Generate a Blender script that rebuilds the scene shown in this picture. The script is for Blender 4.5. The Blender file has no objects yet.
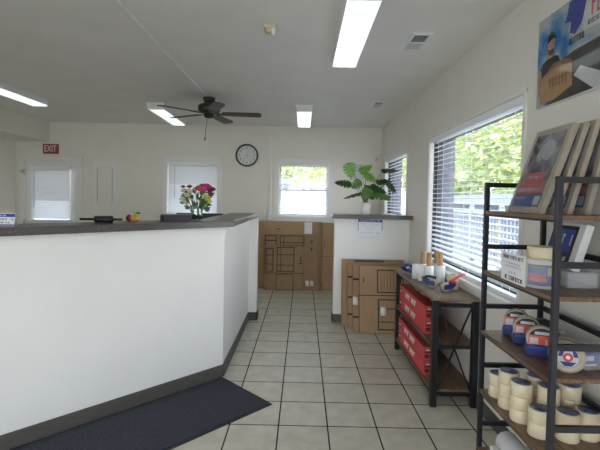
import bpy, bmesh, math, random
from mathutils import Vector, Matrix
PI = math.pi
random.seed(7)
SC = bpy.context.scene
COL = SC.collection

# ------------------------------------------------------------------ materials
def new_mat(name):
    m = bpy.data.materials.new(name); m.use_nodes = True
    nt = m.node_tree
    return m, nt, nt.nodes['Principled BSDF']

def mat(name, col, rough=.6, metal=0., noise=0., scale=20., bump=0., spec=.5, coat=0., stretch=(1,1,1)):
    m, nt, b = new_mat(name)
    b.inputs['Roughness'].default_value = rough
    b.inputs['Metallic'].default_value = metal
    b.inputs['Specular IOR Level'].default_value = spec
    b.inputs['Coat Weight'].default_value = coat
    b.inputs['Base Color'].default_value = (*col, 1)
    tc = nt.nodes.new('ShaderNodeTexCoord'); mp = nt.nodes.new('ShaderNodeMapping')
    mp.inputs['Scale'].default_value = stretch
    nt.links.new(tc.outputs['Object'], mp.inputs['Vector'])
    n = nt.nodes.new('ShaderNodeTexNoise'); n.inputs['Scale'].default_value = scale
    n.inputs['Detail'].default_value = 5
    nt.links.new(mp.outputs['Vector'], n.inputs['Vector'])
    r = nt.nodes.new('ShaderNodeValToRGB')
    lo = tuple(max(0, c*(1-noise)) for c in col); hi = tuple(min(1, c*(1+noise)) for c in col)
    r.color_ramp.elements[0].position = .3; r.color_ramp.elements[1].position = .7
    r.color_ramp.elements[0].color = (*lo, 1); r.color_ramp.elements[1].color = (*hi, 1)
    nt.links.new(n.outputs['Fac'], r.inputs['Fac'])
    nt.links.new(r.outputs['Color'], b.inputs['Base Color'])
    if bump:
        bp = nt.nodes.new('ShaderNodeBump'); bp.inputs['Strength'].default_value = bump
        bp.inputs['Distance'].default_value = .004
        nt.links.new(n.outputs['Fac'], bp.inputs['Height'])
        nt.links.new(bp.outputs['Normal'], b.inputs['Normal'])
    return m

def emit(name, col, s):
    m, nt, b = new_mat(name)
    b.inputs['Base Color'].default_value = (.9, .9, .9, 1)
    b.inputs['Emission Color'].default_value = (*col, 1)
    b.inputs['Emission Strength'].default_value = s
    tc = nt.nodes.new('ShaderNodeTexCoord'); w = nt.nodes.new('ShaderNodeTexWave')
    w.bands_direction = 'X'; w.inputs['Scale'].default_value = 3.0; w.inputs['Phase Offset'].default_value = PI*1.5
    w.inputs['Distortion'].default_value = .3
    mr = nt.nodes.new('ShaderNodeMapRange'); mr.inputs[3].default_value = s*.8; mr.inputs[4].default_value = s*1.15
    nt.links.new(tc.outputs['Object'], w.inputs['Vector']); nt.links.new(w.outputs['Fac'], mr.inputs[0])
    nt.links.new(mr.outputs[0], b.inputs['Emission Strength'])
    return m

def glass(name, tint=(1, 1, 1), g=.06):
    m = bpy.data.materials.new(name); m.use_nodes = True
    nt = m.node_tree; nt.nodes.clear()
    o = nt.nodes.new('ShaderNodeOutputMaterial'); mx = nt.nodes.new('ShaderNodeMixShader')
    t = nt.nodes.new('ShaderNodeBsdfTransparent'); gl = nt.nodes.new('ShaderNodeBsdfGlossy')
    t.inputs['Color'].default_value = (*tint, 1); gl.inputs['Roughness'].default_value = .05
    mx.inputs['Fac'].default_value = g
    nt.links.new(t.outputs[0], mx.inputs[1]); nt.links.new(gl.outputs[0], mx.inputs[2])
    nt.links.new(mx.outputs[0], o.inputs['Surface'])
    return m

def film(name, col, fac=.35, rough=.12):
    """clear plastic film / clear packing material: part see-through, part milky sheen"""
    m = bpy.data.materials.new(name); m.use_nodes = True
    nt = m.node_tree; b = nt.nodes['Principled BSDF']; o = nt.nodes['Material Output']
    b.inputs['Base Color'].default_value = (*col, 1); b.inputs['Roughness'].default_value = rough
    t = nt.nodes.new('ShaderNodeBsdfTransparent'); mx = nt.nodes.new('ShaderNodeMixShader')
    mx.inputs['Fac'].default_value = fac
    nt.links.new(t.outputs[0], mx.inputs[1]); nt.links.new(b.outputs[0], mx.inputs[2])
    nt.links.new(mx.outputs[0], o.inputs['Surface'])
    return m

def tile_mat():
    m, nt, b = new_mat('floor_tile')
    N, L = nt.nodes, nt.links
    tc = N.new('ShaderNodeTexCoord'); mp = N.new('ShaderNodeMapping')
    T = .33
    mp.inputs['Location'].default_value = (.7961/T, -2.7708/T + 40, 0)
    mp.inputs['Scale'].default_value = (1/T, 1/T, 1)
    L.new(tc.outputs['Object'], mp.inputs['Vector'])
    br = N.new('ShaderNodeTexBrick')
    br.offset = 0; br.squash = 1
    br.inputs['Scale'].default_value = 1; br.inputs['Mortar Size'].default_value = .016
    br.inputs['Mortar Smooth'].default_value = .2
    br.inputs['Brick Width'].default_value = 1; br.inputs['Row Height'].default_value = 1
    br.inputs['Color1'].default_value = (.64, .595, .50, 1); br.inputs['Color2'].default_value = (.69, .645, .545, 1)
    br.inputs['Mortar'].default_value = (.02, .018, .016, 1)
    L.new(mp.outputs['Vector'], br.inputs['Vector'])
    n = N.new('ShaderNodeTexNoise'); n.inputs['Scale'].default_value = 9; n.inputs['Detail'].default_value = 6
    L.new(tc.outputs['Object'], n.inputs['Vector'])
    r = N.new('ShaderNodeValToRGB'); r.color_ramp.elements[0].position = .35; r.color_ramp.elements[1].position = .7
    r.color_ramp.elements[0].color = (.84, .83, .80, 1); r.color_ramp.elements[1].color = (1, 1, 1, 1)
    L.new(n.outputs['Fac'], r.inputs['Fac'])
    mx = N.new('ShaderNodeMix'); mx.data_type = 'RGBA'; mx.blend_type = 'MULTIPLY'; mx.inputs[0].default_value = 1
    L.new(br.outputs['Color'], mx.inputs[6]); L.new(r.outputs['Color'], mx.inputs[7])
    L.new(mx.outputs[2], b.inputs['Base Color'])
    mr = N.new('ShaderNodeMapRange'); mr.inputs[3].default_value = .42; mr.inputs[4].default_value = .9
    L.new(br.outputs['Fac'], mr.inputs[0]); L.new(mr.outputs[0], b.inputs['Roughness'])
    b.inputs['Specular IOR Level'].default_value = .35
    bp = N.new('ShaderNodeBump'); bp.invert = True; bp.inputs['Strength'].default_value = .5; bp.inputs['Distance'].default_value = .003
    L.new(br.outputs['Fac'], bp.inputs['Height']); L.new(bp.outputs['Normal'], b.inputs['Normal'])
    return m

def wood_mat(name, c1, c2, axis, scale=9.):
    m, nt, b = new_mat(name)
    N, L = nt.nodes, nt.links
    tc = N.new('ShaderNodeTexCoord'); mp = N.new('ShaderNodeMapping')
    s = [7, 7, 7]; s[axis] = .8
    mp.inputs['Scale'].default_value = s
    L.new(tc.outputs['Object'], mp.inputs['Vector'])
    n = N.new('ShaderNodeTexNoise'); n.inputs['Scale'].default_value = scale; n.inputs['Detail'].default_value = 8; n.inputs['Distortion'].default_value = .6
    L.new(mp.outputs['Vector'], n.inputs['Vector'])
    r = N.new('ShaderNodeValToRGB'); r.color_ramp.elements[0].position = .3; r.color_ramp.elements[1].position = .72
    r.color_ramp.elements[0].color = (*c1, 1); r.color_ramp.elements[1].color = (*c2, 1)
    L.new(n.outputs['Fac'], r.inputs['Fac']); L.new(r.outputs['Color'], b.inputs['Base Color'])
    b.inputs['Roughness'].default_value = .42
    return m

def sky_print():
    """the printed sky of the wall poster: blue with white clouds"""
    m, nt, b = new_mat('poster_sky_print')
    N, L = nt.nodes, nt.links
    tc = N.new('ShaderNodeTexCoord')
    n = N.new('ShaderNodeTexNoise'); n.inputs['Scale'].default_value = 5.5; n.inputs['Detail'].default_value = 6
    L.new(tc.outputs['Object'], n.inputs['Vector'])
    r = N.new('ShaderNodeValToRGB'); e = r.color_ramp.elements
    e[0].position = .40; e[0].color = (.015, .13, .38, 1); e[1].position = .56; e[1].color = (.38, .41, .41, 1)
    x = e.new(.48); x.color = (.13, .28, .42, 1)
    L.new(n.outputs['Fac'], r.inputs['Fac']); L.new(r.outputs['Color'], b.inputs['Base Color'])
    b.inputs['Roughness'].default_value = .06; b.inputs['Specular IOR Level'].default_value = .4
    return m

def photo_print():
    """grey mottled photograph printed on the carton sleeves"""
    m, nt, b = new_mat('grey_photo_print')
    N, L = nt.nodes, nt.links
    tc = N.new('ShaderNodeTexCoord')
    n = N.new('ShaderNodeTexNoise'); n.inputs['Scale'].default_value = 9; n.inputs['Detail'].default_value = 4; n.inputs['Distortion'].default_value = 1.2
    L.new(tc.outputs['Object'], n.inputs['Vector'])
    r = N.new('ShaderNodeValToRGB'); e = r.color_ramp.elements
    e[0].position = .38; e[0].color = (.03, .03, .034, 1); e[1].position = .62; e[1].color = (.27, .27, .28, 1)
    L.new(n.outputs['Fac'], r.inputs['Fac']); L.new(r.outputs['Color'], b.inputs['Base Color'])
    b.inputs['Roughness'].default_value = .2
    return m

def speckle(name, base, dark, light, scale, rough):
    m, nt, b = new_mat(name)
    N, L = nt.nodes, nt.links
    tc = N.new('ShaderNodeTexCoord')
    n = N.new('ShaderNodeTexNoise'); n.inputs['Scale'].default_value = scale; n.inputs['Detail'].default_value = 3
    L.new(tc.outputs['Object'], n.inputs['Vector'])
    r = N.new('ShaderNodeValToRGB'); e = r.color_ramp.elements
    e[0].position = .35; e[0].color = (*dark, 1); e[1].position = .68; e[1].color = (*light, 1)
    x = e.new(.5); x.color = (*base, 1)
    L.new(n.outputs['Fac'], r.inputs['Fac']); L.new(r.outputs['Color'], b.inputs['Base Color'])
    b.inputs['Roughness'].default_value = rough
    return m

M = {}
M['wall'] = mat('wall_paint', (.78, .75, .665), .55, noise=.02, scale=3)
M['wallside'] = mat('side_wall_paint', (.78, .75, .68), .55, noise=.02, scale=3)
M['ceil'] = mat('ceiling_paint', (.84, .81, .77), .6, noise=.03, scale=2.5)
M['counter'] = mat('counter_paint', (.80, .79, .755), .5, noise=.015, scale=4)
M['trim'] = mat('white_trim', (.80, .79, .75), .4, noise=.02, scale=6)
M['blind'] = mat('blind_white', (.88, .89, .90), .45, noise=.01, scale=6)
M['floor'] = tile_mat()
M['ledge'] = speckle('ledge_laminate', (.085, .078, .072), (.05, .045, .042), (.135, .125, .115), 130, .28)
M['base'] = mat('grey_baseboard', (.085, .08, .07), .5, noise=.15, scale=14, stretch=(1, 1, 4))
M['mat'] = mat('mat_ribbed', (.04, .042, .058), .95, noise=.75, scale=90, bump=.6)
M['matedge'] = mat('mat_rubber', (.018, .018, .022), .7, noise=.1)
M['card'] = mat('cardboard', (.35, .225, .128), .85, noise=.07, scale=6, stretch=(6, 1, 1))
M['card2'] = mat('cardboard_light', (.43, .275, .145), .85, noise=.07, scale=6)
M['carddark'] = mat('cardboard_dark', (.19, .12, .07), .85, noise=.1, scale=8)
M['ink'] = mat('printed_ink', (.045, .03, .02), .8, noise=.2)
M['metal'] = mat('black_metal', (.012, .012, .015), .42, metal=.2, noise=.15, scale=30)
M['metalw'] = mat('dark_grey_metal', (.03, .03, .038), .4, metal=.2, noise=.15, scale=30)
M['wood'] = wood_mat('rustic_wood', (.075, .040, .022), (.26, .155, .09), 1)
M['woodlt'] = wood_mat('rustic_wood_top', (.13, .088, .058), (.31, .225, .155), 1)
M['fan'] = mat('fan_dark', (.022, .019, .017), .45, noise=.2, scale=15)
M['fanblade'] = wood_mat('fan_blade', (.022, .018, .016), (.05, .042, .036), 0)
M['white'] = mat('white_plastic', (.8, .8, .79), .4, noise=.02)
M['paper'] = mat('white_paper', (.82, .83, .85), .7, noise=.02)
M['blue'] = mat('blue_print', (.025, .06, .30), .45, noise=.1)
M['navy'] = mat('navy_plastic', (.015, .025, .14), .3, noise=.15)
M['red'] = mat('red_print', (.56, .055, .055), .5, noise=.07, scale=12)
M['redp'] = mat('red_plastic', (.6, .06, .06), .4, noise=.08)
M['orange'] = mat('orange_red_card', (.68, .10, .06), .45, noise=.08)
M['black'] = mat('black_plastic', (.012, .012, .014), .4, noise=.2)
M['tape'] = mat('cream_tape', (.72, .62, .42), .3, noise=.05, scale=30, stretch=(1, 1, 12))
M['tapeclear'] = mat('clear_tan_tape', (.44, .385, .29), .22, noise=.08, scale=30)
M['tapew'] = mat('white_tape', (.74, .70, .60), .4, noise=.04)
M['label'] = mat('blue_core_label', (.10, .125, .27), .3, noise=.6, scale=45)
M['kraft'] = mat('kraft_tube', (.40, .235, .11), .8, noise=.08, scale=12)
M['wrap'] = mat('stretch_wrap', (.78, .79, .78), .25, noise=.03, scale=20)
M['glass'] = glass('window_glass')
M['vaseglass'] = glass('vase_glass', (.80, .86, .84), .16)
M['thinfilm'] = film('thin_clear_film', (.5, .5, .5), .035, .15)
M['film'] = film('clear_film', (.75, .77, .8), .3)
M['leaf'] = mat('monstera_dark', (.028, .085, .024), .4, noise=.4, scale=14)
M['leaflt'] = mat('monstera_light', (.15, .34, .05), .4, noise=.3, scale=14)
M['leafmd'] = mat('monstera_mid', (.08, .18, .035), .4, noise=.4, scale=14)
M['stem'] = mat('stem_green', (.10, .16, .05), .5, noise=.2)
M['pot'] = mat('white_ceramic', (.82, .81, .80), .3, noise=.02)
M['soil'] = mat('dark_soil', (.03, .02, .012), .95, noise=.4, scale=60)
M['petalp'] = mat('petal_magenta', (.50, .03, .16), .6, noise=.3, scale=60)
M['petald'] = mat('petal_burgundy', (.16, .015, .05), .6, noise=.3, scale=60)
M['petalw'] = mat('petal_cream', (.62, .58, .42), .6, noise=.2, scale=60)
M['petalo'] = mat('petal_orange', (.50, .13, .05), .6, noise=.2, scale=60)
M['lime'] = mat('leaf_lime', (.42, .46, .08), .6, noise=.2, scale=40)
M['yellow'] = mat('yellow_squash', (.60, .38, .06), .5, noise=.15, scale=30)
M['exit'] = mat('exit_red', (.28, .045, .05), .5, noise=.06)
M['exitw'] = mat('exit_white', (.85, .75, .72), .5, noise=.03)
M['tube'] = emit('fluorescent_diffuser', (.86, 1.0, .97), .78)
M['steel'] = mat('brushed_steel', (.55, .54, .5), .3, metal=.9, noise=.1, scale=40)
M['brass'] = mat('brass_knob', (.30, .22, .11), .35, metal=.8, noise=.1)
M['beige'] = mat('aged_cream_plastic', (.66, .56, .36), .5, noise=.06)
M['ventdark'] = mat('vent_shadow_gap', (.05, .05, .05), .8, noise=.1)
M['reveal'] = mat('grey_reveal', (.16, .16, .18), .9, noise=.3, scale=14)
M['brick'] = mat('dark_brick', (.05, .046, .05), .9, noise=.4, scale=14)
M['grey'] = mat('light_grey_panel', (.52, .53, .54), .5, noise=.04)
M['clockface'] = mat('clock_face', (.72, .72, .70), .4, noise=.02)
M['clockrim'] = mat('clock_rim_grey', (.075, .08, .085), .35, metal=.3, noise=.1)
M['sky'] = sky_print()
M['photo'] = photo_print()
M['skin'] = mat('printed_skin', (.40, .22, .15), .06, noise=.1)
M['shirt'] = mat('printed_black_shirt', (.014, .015, .02), .06, noise=.2)
M['boxprint'] = mat('printed_box', (.40, .24, .125), .06, noise=.08)
M['road'] = mat('printed_dark_road', (.055, .05, .05), .06, noise=.3, scale=10)
M['royal'] = mat('printed_royal_blue', (.03, .045, .27), .06, noise=.2, scale=12)
M['printw'] = mat('printed_white', (.55, .56, .58), .06, noise=.05)
M['printsky'] = mat('printed_pale_grey', (.34, .36, .38), .06, noise=.3, scale=6)
M['foliage'] = mat('tree_leaf', (.78, .80, .42), .6, noise=.45, scale=1.3)
M['foliage2'] = mat('tree_leaf_dark', (.58, .68, .32), .6, noise=.4, scale=1.3)
M['bark'] = mat('bark', (.12, .085, .06), .9, noise=.3, scale=9)
M['outwhite'] = mat('exterior_white', (.80, .81, .84), .6, noise=.03)
M['outgrey'] = mat('exterior_grey', (.06, .065, .08), .7, noise=.08)
M['outrail'] = mat('exterior_rail_paint', (.24, .26, .31), .6, noise=.04)
M['outyellow'] = mat('exterior_yellow', (.32, .24, .09), .6, noise=.06)
M['asphalt'] = mat('parking_asphalt', (.22, .22, .21), .9, noise=.15, scale=8)
M['bronze'] = mat('bronze_frame', (.035, .032, .034), .5, noise=.1)
M['roof'] = mat('grey_roof', (.18, .18, .19), .8, noise=.1)

for k in ('foliage', 'foliage2'):
    nt = M[k].node_tree; b = nt.nodes['Principled BSDF']; o = nt.nodes['Material Output']
    tr = nt.nodes.new('ShaderNodeBsdfTranslucent'); mx = nt.nodes.new('ShaderNodeMixShader'); mx.inputs['Fac'].default_value = .5
    nt.links.new(b.inputs['Base Color'].links[0].from_socket, tr.inputs['Color'])
    nt.links.new(b.outputs[0], mx.inputs[1]); nt.links.new(tr.outputs[0], mx.inputs[2]); nt.links.new(mx.outputs[0], o.inputs['Surface'])
# ------------------------------------------------------------------ mesh helpers
class MB:
    def __init__(s): s.bm = bmesh.new()
    def _fin(s, verts, mi, smooth):
        fs = set(f for v in verts for f in v.link_faces)
        for f in fs: f.material_index = mi; f.smooth = smooth
    def box(s, a, b, mi=0, mtx=None):
        lo = [min(x, y) for x, y in zip(a, b)]; hi = [max(x, y) for x, y in zip(a, b)]
        c = [(x+y)/2 for x, y in zip(lo, hi)]; d = [max(y-x, 1e-5) for x, y in zip(lo, hi)]
        m = Matrix.Translation(c) @ Matrix.Diagonal((*d, 1))
        if mtx is not None: m = mtx @ m
        r = bmesh.ops.create_cube(s.bm, size=1, matrix=m)
        s._fin(r['verts'], mi, False); return s
    def cyl(s, p, q, r, mi=0, seg=20, r2=None, smooth=True, caps=True):
        p = Vector(p); q = Vector(q); d = q-p
        m = Matrix.Translation((p+q)/2) @ d.to_track_quat('Z', 'Y').to_matrix().to_4x4()
        k = bmesh.ops.create_cone(s.bm, cap_ends=caps, segments=seg, radius1=r, radius2=r if r2 is None else r2, depth=d.length, matrix=m)
        s._fin(k['verts'], mi, smooth)
        for v in k['verts']:
            for f in v.link_faces:
                if len(f.verts) > 4: f.smooth = False
        return s
    def bar(s, p, q, w, t, mi=0):
        """square bar from p to q, w wide and t thick"""
        p = Vector(p); q = Vector(q); d = q-p
        m = Matrix.Translation((p+q)/2) @ d.to_track_quat('Z', 'Y').to_matrix().to_4x4() @ Matrix.Diagonal((w, t, d.length, 1))
        r = bmesh.ops.create_cube(s.bm, size=1, matrix=m); s._fin(r['verts'], mi, False); return s
    def ball(s, c, r, mi=0, sc=(1, 1, 1), u=14, v=9):
        m = Matrix.Translation(c) @ Matrix.Diagonal((*sc, 1))
        k = bmesh.ops.create_uvsphere(s.bm, u_segments=u, v_segments=v, radius=r, matrix=m)
        s._fin(k['verts'], mi, True); return s
    def lathe(s, prof, c=(0, 0, 0), mi=0, seg=28, mtx=None, closed=False):
        rings = []
        for r, z in prof:
            ring = []
            for i in range(seg):
                a = 2*PI*i/seg
                v = Vector((r*math.cos(a), r*math.sin(a), z))
                if mtx is not None: v = mtx @ v
                ring.append(s.bm.verts.new(v + Vector(c)))
            rings.append(ring)
        pairs = list(zip(rings, rings[1:]))
        if closed: pairs.append((rings[-1], rings[0]))
        for A, B in pairs:
            for i in range(seg):
                f = s.bm.faces.new((A[i], A[(i+1) % seg], B[(i+1) % seg], B[i])); f.material_index = mi; f.smooth = True
        if not closed:
            for ring, fl in ((rings[0], True), (rings[-1], False)):
                try:
                    f = s.bm.faces.new(ring[::-1] if fl else ring); f.material_index = mi
                except ValueError: pass
        return s
    def prism(s, poly, z0, z1, mi=0, mtx=None):
        lo = [Vector((x, y, z0)) for x, y in poly]; hi = [Vector((x, y, z1)) for x, y in poly]
        if mtx is not None: lo = [mtx @ v for v in lo]; hi = [mtx @ v for v in hi]
        A = [s.bm.verts.new(v) for v in lo]; B = [s.bm.verts.new(v) for v in hi]
        n = len(A); fs = [s.bm.faces.new(A[::-1]), s.bm.faces.new(B)]
        for i in range(n): fs.append(s.bm.faces.new((A[i], A[(i+1) % n], B[(i+1) % n], B[i])))
        for f in fs: f.material_index = mi
        return s
    def tube(s, pts, r, mi=0, seg=8, r2=None):
        pts = [Vector(p) for p in pts]; rings = []; n = len(pts)
        for i, p in enumerate(pts):
            d = (pts[min(i+1, n-1)] - pts[max(i-1, 0)]).normalized()
            q = d.to_track_quat('Z', 'Y').to_matrix()
            rr = r if r2 is None else r + (r2-r)*i/(n-1)
            rings.append([s.bm.verts.new(p + q @ Vector((rr*math.cos(2*PI*k/seg), rr*math.sin(2*PI*k/seg), 0))) for k in range(seg)])
        for A, B in zip(rings, rings[1:]):
            for i in range(seg):
                f = s.bm.faces.new((A[i], A[(i+1) % seg], B[(i+1) % seg], B[i])); f.material_index = mi; f.smooth = True
        f = s.bm.faces.new(rings[0][::-1]); f.material_index = mi
        f = s.bm.faces.new(rings[-1]); f.material_index = mi
        return s
    def face(s, pts, mi=0, smooth=False):
        f = s.bm.faces.new([s.bm.verts.new(p) for p in pts]); f.material_index = mi; f.smooth = smooth; return s
    def build(s, name, mats, parent=None, org=None, bevel=0., world=True, recalc=True):
        """world=True: the vertices are in room coordinates"""
        if recalc: bmesh.ops.recalc_face_normals(s.bm, faces=s.bm.faces[:])
        me = bpy.data.meshes.new(name)
        o = bpy.data.objects.new(name, me); COL.objects.link(o)
        if parent is not None:
            o.parent = parent
            if world:
                # walk up to the room frame
                w = Matrix.Identity(4); p = parent
                while p is not None: w = p.matrix_basis @ w; p = p.parent
                bmesh.ops.transform(s.bm, matrix=w.inverted(), verts=s.bm.verts[:])
        elif org is not None:
            bmesh.ops.translate(s.bm, vec=-Vector(org), verts=s.bm.verts[:]); o.location = org
        s.bm.to_mesh(me); s.bm.free()
        for m in (mats if isinstance(mats, (list, tuple)) else [mats]): me.materials.append(M[m] if isinstance(m, str) else m)
        if bevel:
            b = o.modifiers.new('bevel', 'BEVEL'); b.width = bevel; b.segments = 2; b.limit_method = 'ANGLE'
        return o

def tag(o, label=None, cat=None, group=None, kind=None):
    if label: o['label'] = label
    if cat: o['category'] = cat
    if group: o['group'] = group
    if kind: o['kind'] = kind
    return o
def thing(name, loc, label, cat, rz=0., group=None):
    o = bpy.data.objects.new(name, None); COL.objects.link(o)
    o.empty_display_size = .05
    o.location = loc; o.rotation_euler = (0, 0, rz)
    return tag(o, label, cat, group)
def struct(o): o['kind'] = 'structure'; return o
def copy_tree(o, parent=None):
    c = o.copy(); COL.objects.link(c)
    if parent is not None: c.parent = parent
    for ch in list(o.children): copy_tree(ch, c)
    return c
def dup(root, loc, rz=None, label=None):
    c = copy_tree(root); c.location = loc
    if rz is not None: c.rotation_euler = (0, 0, rz)
    if label: c['label'] = label
    return c

def text_mesh(mb, txt, size, mtx, depth=.002, mi=0, align='CENTER'):
    cu = bpy.data.curves.new('lettering', 'FONT'); cu.body = txt; cu.size = size
    cu.align_x = align; cu.align_y = 'CENTER'; cu.extrude = depth/2; cu.resolution_u = 3
    ob = bpy.data.objects.new('lettering', cu); COL.objects.link(ob)
    dg = bpy.context.evaluated_depsgraph_get(); dg.update()
    me = bpy.data.meshes.new_from_object(ob.evaluated_get(dg))
    n0 = len(mb.bm.verts); f0 = len(mb.bm.faces)
    mb.bm.from_mesh(me)
    mb.bm.verts.ensure_lookup_table(); mb.bm.faces.ensure_lookup_table()
    for v in mb.bm.verts[n0:]: v.co = mtx @ v.co
    for f in mb.bm.faces[f0:]: f.material_index = mi
    bpy.data.objects.remove(ob); bpy.data.meshes.remove(me); bpy.data.curves.remove(cu)

def frame3(origin, u, v):
    """matrix whose local x runs along u, y along v, z out of the surface"""
    u = Vector(u).normalized(); v = Vector(v).normalized(); n = u.cross(v)
    m = Matrix((u, v, n)).transposed().to_4x4(); m.translation = origin
    return m

# ------------------------------------------------------------------ the room
RW, BW, LW, FW, ZC = 1.325, 7.15, -4.95, -1.6, 2.76
struct(MB().box((LW-.3, FW-.3, -.1), (RW+.28, BW+.28, 0)).build('floor', 'floor', org=(0, 0, 0)))
struct(MB().box((LW-.6, FW-1.6, ZC), (RW+.55, BW+.5, ZC+.2)).build('ceiling', 'ceil', org=(0, 0, ZC)))  # slab runs on past the front wall as an added, unseen overhang blocking sun

def wall_holes(axis, inner, outer, a0, a1, z0, z1, holes, mb, mi):
    """wall slab between inner and outer, along a (x for axis 'y', y for axis 'x'), with rectangular holes (a,b,zlo,zhi)"""
    def put(p, q, r, s):
        if q-p < 1e-4 or s-r < 1e-4: return
        if axis == 'y': mb.box((p, inner, r), (q, outer, s), mi)
        else: mb.box((inner, p, r), (outer, q, s), mi)
    x = a0
    for (p, q, r, s) in sorted(holes):
        put(x, p, z0, z1); put(p, q, z0, r); put(p, q, s, z1); x = q
    put(x, a1, z0, z1)

KS = 1.325/1.27
def SY(y): return y*KS
def SZ(z): return 1.533+(z-1.533)*KS
WIN_R = [(SY(2.43), SY(4.215), SZ(.93), SZ(2.165)), (SY(5.12), SY(6.46), SZ(1.30), SZ(2.165))]
WIN_B = [(-4.80, -3.84, 0, 2.105), (-2.345, -1.465, 1.22, 2.13), (-.425, .44, 1.22, 2.13)]
def wall(name, axis, inner, t1, t2, a0, a1, holes, m):
    mb = MB(); s = 1 if t1 > 0 else -1
    wall_holes(axis, inner, inner+t1, a0, a1, 0, ZC, holes, mb, 0)
    wall_holes(axis, inner+t1, inner+t2, a0-.0, a1+.0, -.1, ZC, holes, mb, 1)
    return struct(mb.build(name, [m, 'reveal' if name == 'wall_right' else 'brick'], org=(inner, a0, 0) if axis == 'x' else (a0, inner, 0)))
wall('wall_right', 'x', RW, .09, .26, FW, BW, WIN_R, 'wallside')
wall('wall_back', 'y', BW, .09, .26, LW-.26, RW+.26, WIN_B, 'wall')
wall('wall_left', 'x', LW, -.09, -.26, FW, BW, [], 'wall')
wall('wall_front', 'y', FW, -.09, -.26, LW-.26, RW+.26, [(-4.3, -1.75, .25, 2.3), (-1.55, 1.05, .05, 2.3)], 'wall')
struct(MB().box((LW, FW, 2.426), (-4.36, BW, ZC)).build('trim_1', 'wall', org=(LW, BW, 2.426)))
struct(MB().box((RW-.012, FW, 0), (RW, BW, .1)).build('baseboard_right', 'base', org=(RW, 0, 0)))
bb = MB(); bb.box((-3.79, BW-.012, 0), (RW, BW, .1)).box((LW, BW-.012, 0), (-4.9, BW, .1))
struct(bb.build('baseboard_back', 'base', org=(0, BW, 0)))
struct(MB().box((LW, FW, 0), (LW+.012, BW, .1)).build('baseboard_left', 'base', org=(LW, 0, 0)))

# ---- storefront behind the camera
def storefront(name, x0, x1, z0, z1):
    t = thing(name, ((x0+x1)/2, FW, z0), 'storefront window glass in a pale frame', 'window')
    struct(t)
    f = MB(); w = .05
    f.box((x0, FW-.14, z0), (x0+w, FW-.08, z1)).box((x1-w, FW-.14, z0), (x1, FW-.08, z1))
    f.box((x0, FW-.14, z0), (x1, FW-.08, z0+w)).box((x0, FW-.14, z1-w), (x1, FW-.08, z1))
    n = 2
    for i in range(1, n):
        x = x0+(x1-x0)*i/n; f.box((x-.03, FW-.14, z0), (x+.03, FW-.08, z1))
    f.build('window_frame', 'trim', t)
    MB().box((x0+w, FW-.114, z0+w), (x1-w, FW-.108, z1-w)).build('window_pane', 'glass', t)
storefront('window_4', -4.3, -1.75, .25, 2.3); storefront('window_5', -1.55, 1.05, .05, 2.3)

# ---- windows with casing, sill, sash, pane
def window(name, axis, inner, a0, a1, z0, z1, label, sill=True, cw=.075, meet=None, dark=False):
    t = thing(name, ((a0+a1)/2, inner, z0) if axis == 'y' else (inner, (a0+a1)/2, z0), label, 'window'); struct(t)
    def bx(mb, p, q, r, s, d0, d1, mi=0):
        if axis == 'y': mb.box((p, inner+d0, r), (q, inner+d1, s), mi)
        else: mb.box((inner+d0, p, r), (inner+d1, q, s), mi)
    c = MB()
    bx(c, a0-cw, a0+.004, z0, z1+cw, -.014, .0); bx(c, a1-.004, a1+cw, z0, z1+cw, -.014, .0); bx(c, a0-cw, a1+cw, z1-.004, z1+cw*(.6 if dark else 1), -.016, .0)
    if not dark: bx(c, a0-cw-.015, a1+cw+.015, z1+cw-.012, z1+cw+.012, -.026, .0)
    c.build('window_casing', 'trim', t, bevel=.003)
    j = MB()
    for p, q, r, s in ((a0, a0+.012, z0, z1), (a1-.012, a1, z0, z1), (a0, a1, z1-.012, z1), (a0, a1, z0, z0+.012)): bx(j, p, q, r, s, -.002, .035 if dark else .10)
    j.build('window_jamb', 'trim', t)
    if sill:
        s = MB(); bx(s, a0-cw-.05, a1+cw+.05, z0-.03, z0+.004, -.045, .03); bx(s, a0-cw-.01, a1+cw+.01, z0-.09, z0-.03, -.016, .0)
        s.build('window_sill', 'trim', t, bevel=.004)
    f = MB(); w = .045
    for p, q, r, s in ((a0+.012, a0+w, z0+.012, z1-.012), (a1-w, a1-.012, z0+.012, z1-.012), (a0+w, a1-w, z0+.012, z0+w), (a0+w, a1-w, z1-w, z1-.012)): bx(f, p, q, r, s, .07 if dark else .10, .12 if dark else .14)
    if dark:
        for p, q, r, s in ((a0, a0+.012, z0, z1), (a1-.012, a1, z0, z1), (a0, a1, z1-.012, z1), (a0, a1, z0, z0+.012)): bx(f, p, q, r, s, .035, .12)
    if meet: bx(f, a0+w, a1-w, meet-.022, meet+.022, .09, .14)
    f.build('window_sash', 'bronze' if dark else 'trim', t)
    g = MB(); bx(g, a0+w-.005, a1-w+.005, z0+w-.005, z1-w+.005, .118, .122); g.build('window_pane', 'glass', t)
    return t
window('window_1', 'y', BW, *WIN_B[1], 'white framed back window left of the wall clock', meet=1.68)
window('window_2', 'y', BW, *WIN_B[2], 'white framed back window right of the wall clock', meet=1.68)
window('window_3', 'x', RW, *WIN_R[0], 'large white framed side window above the console table', cw=.03, dark=True)
window('window_6', 'x', RW, *WIN_R[1], 'side window beyond the plant', cw=.03, dark=True)

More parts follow.
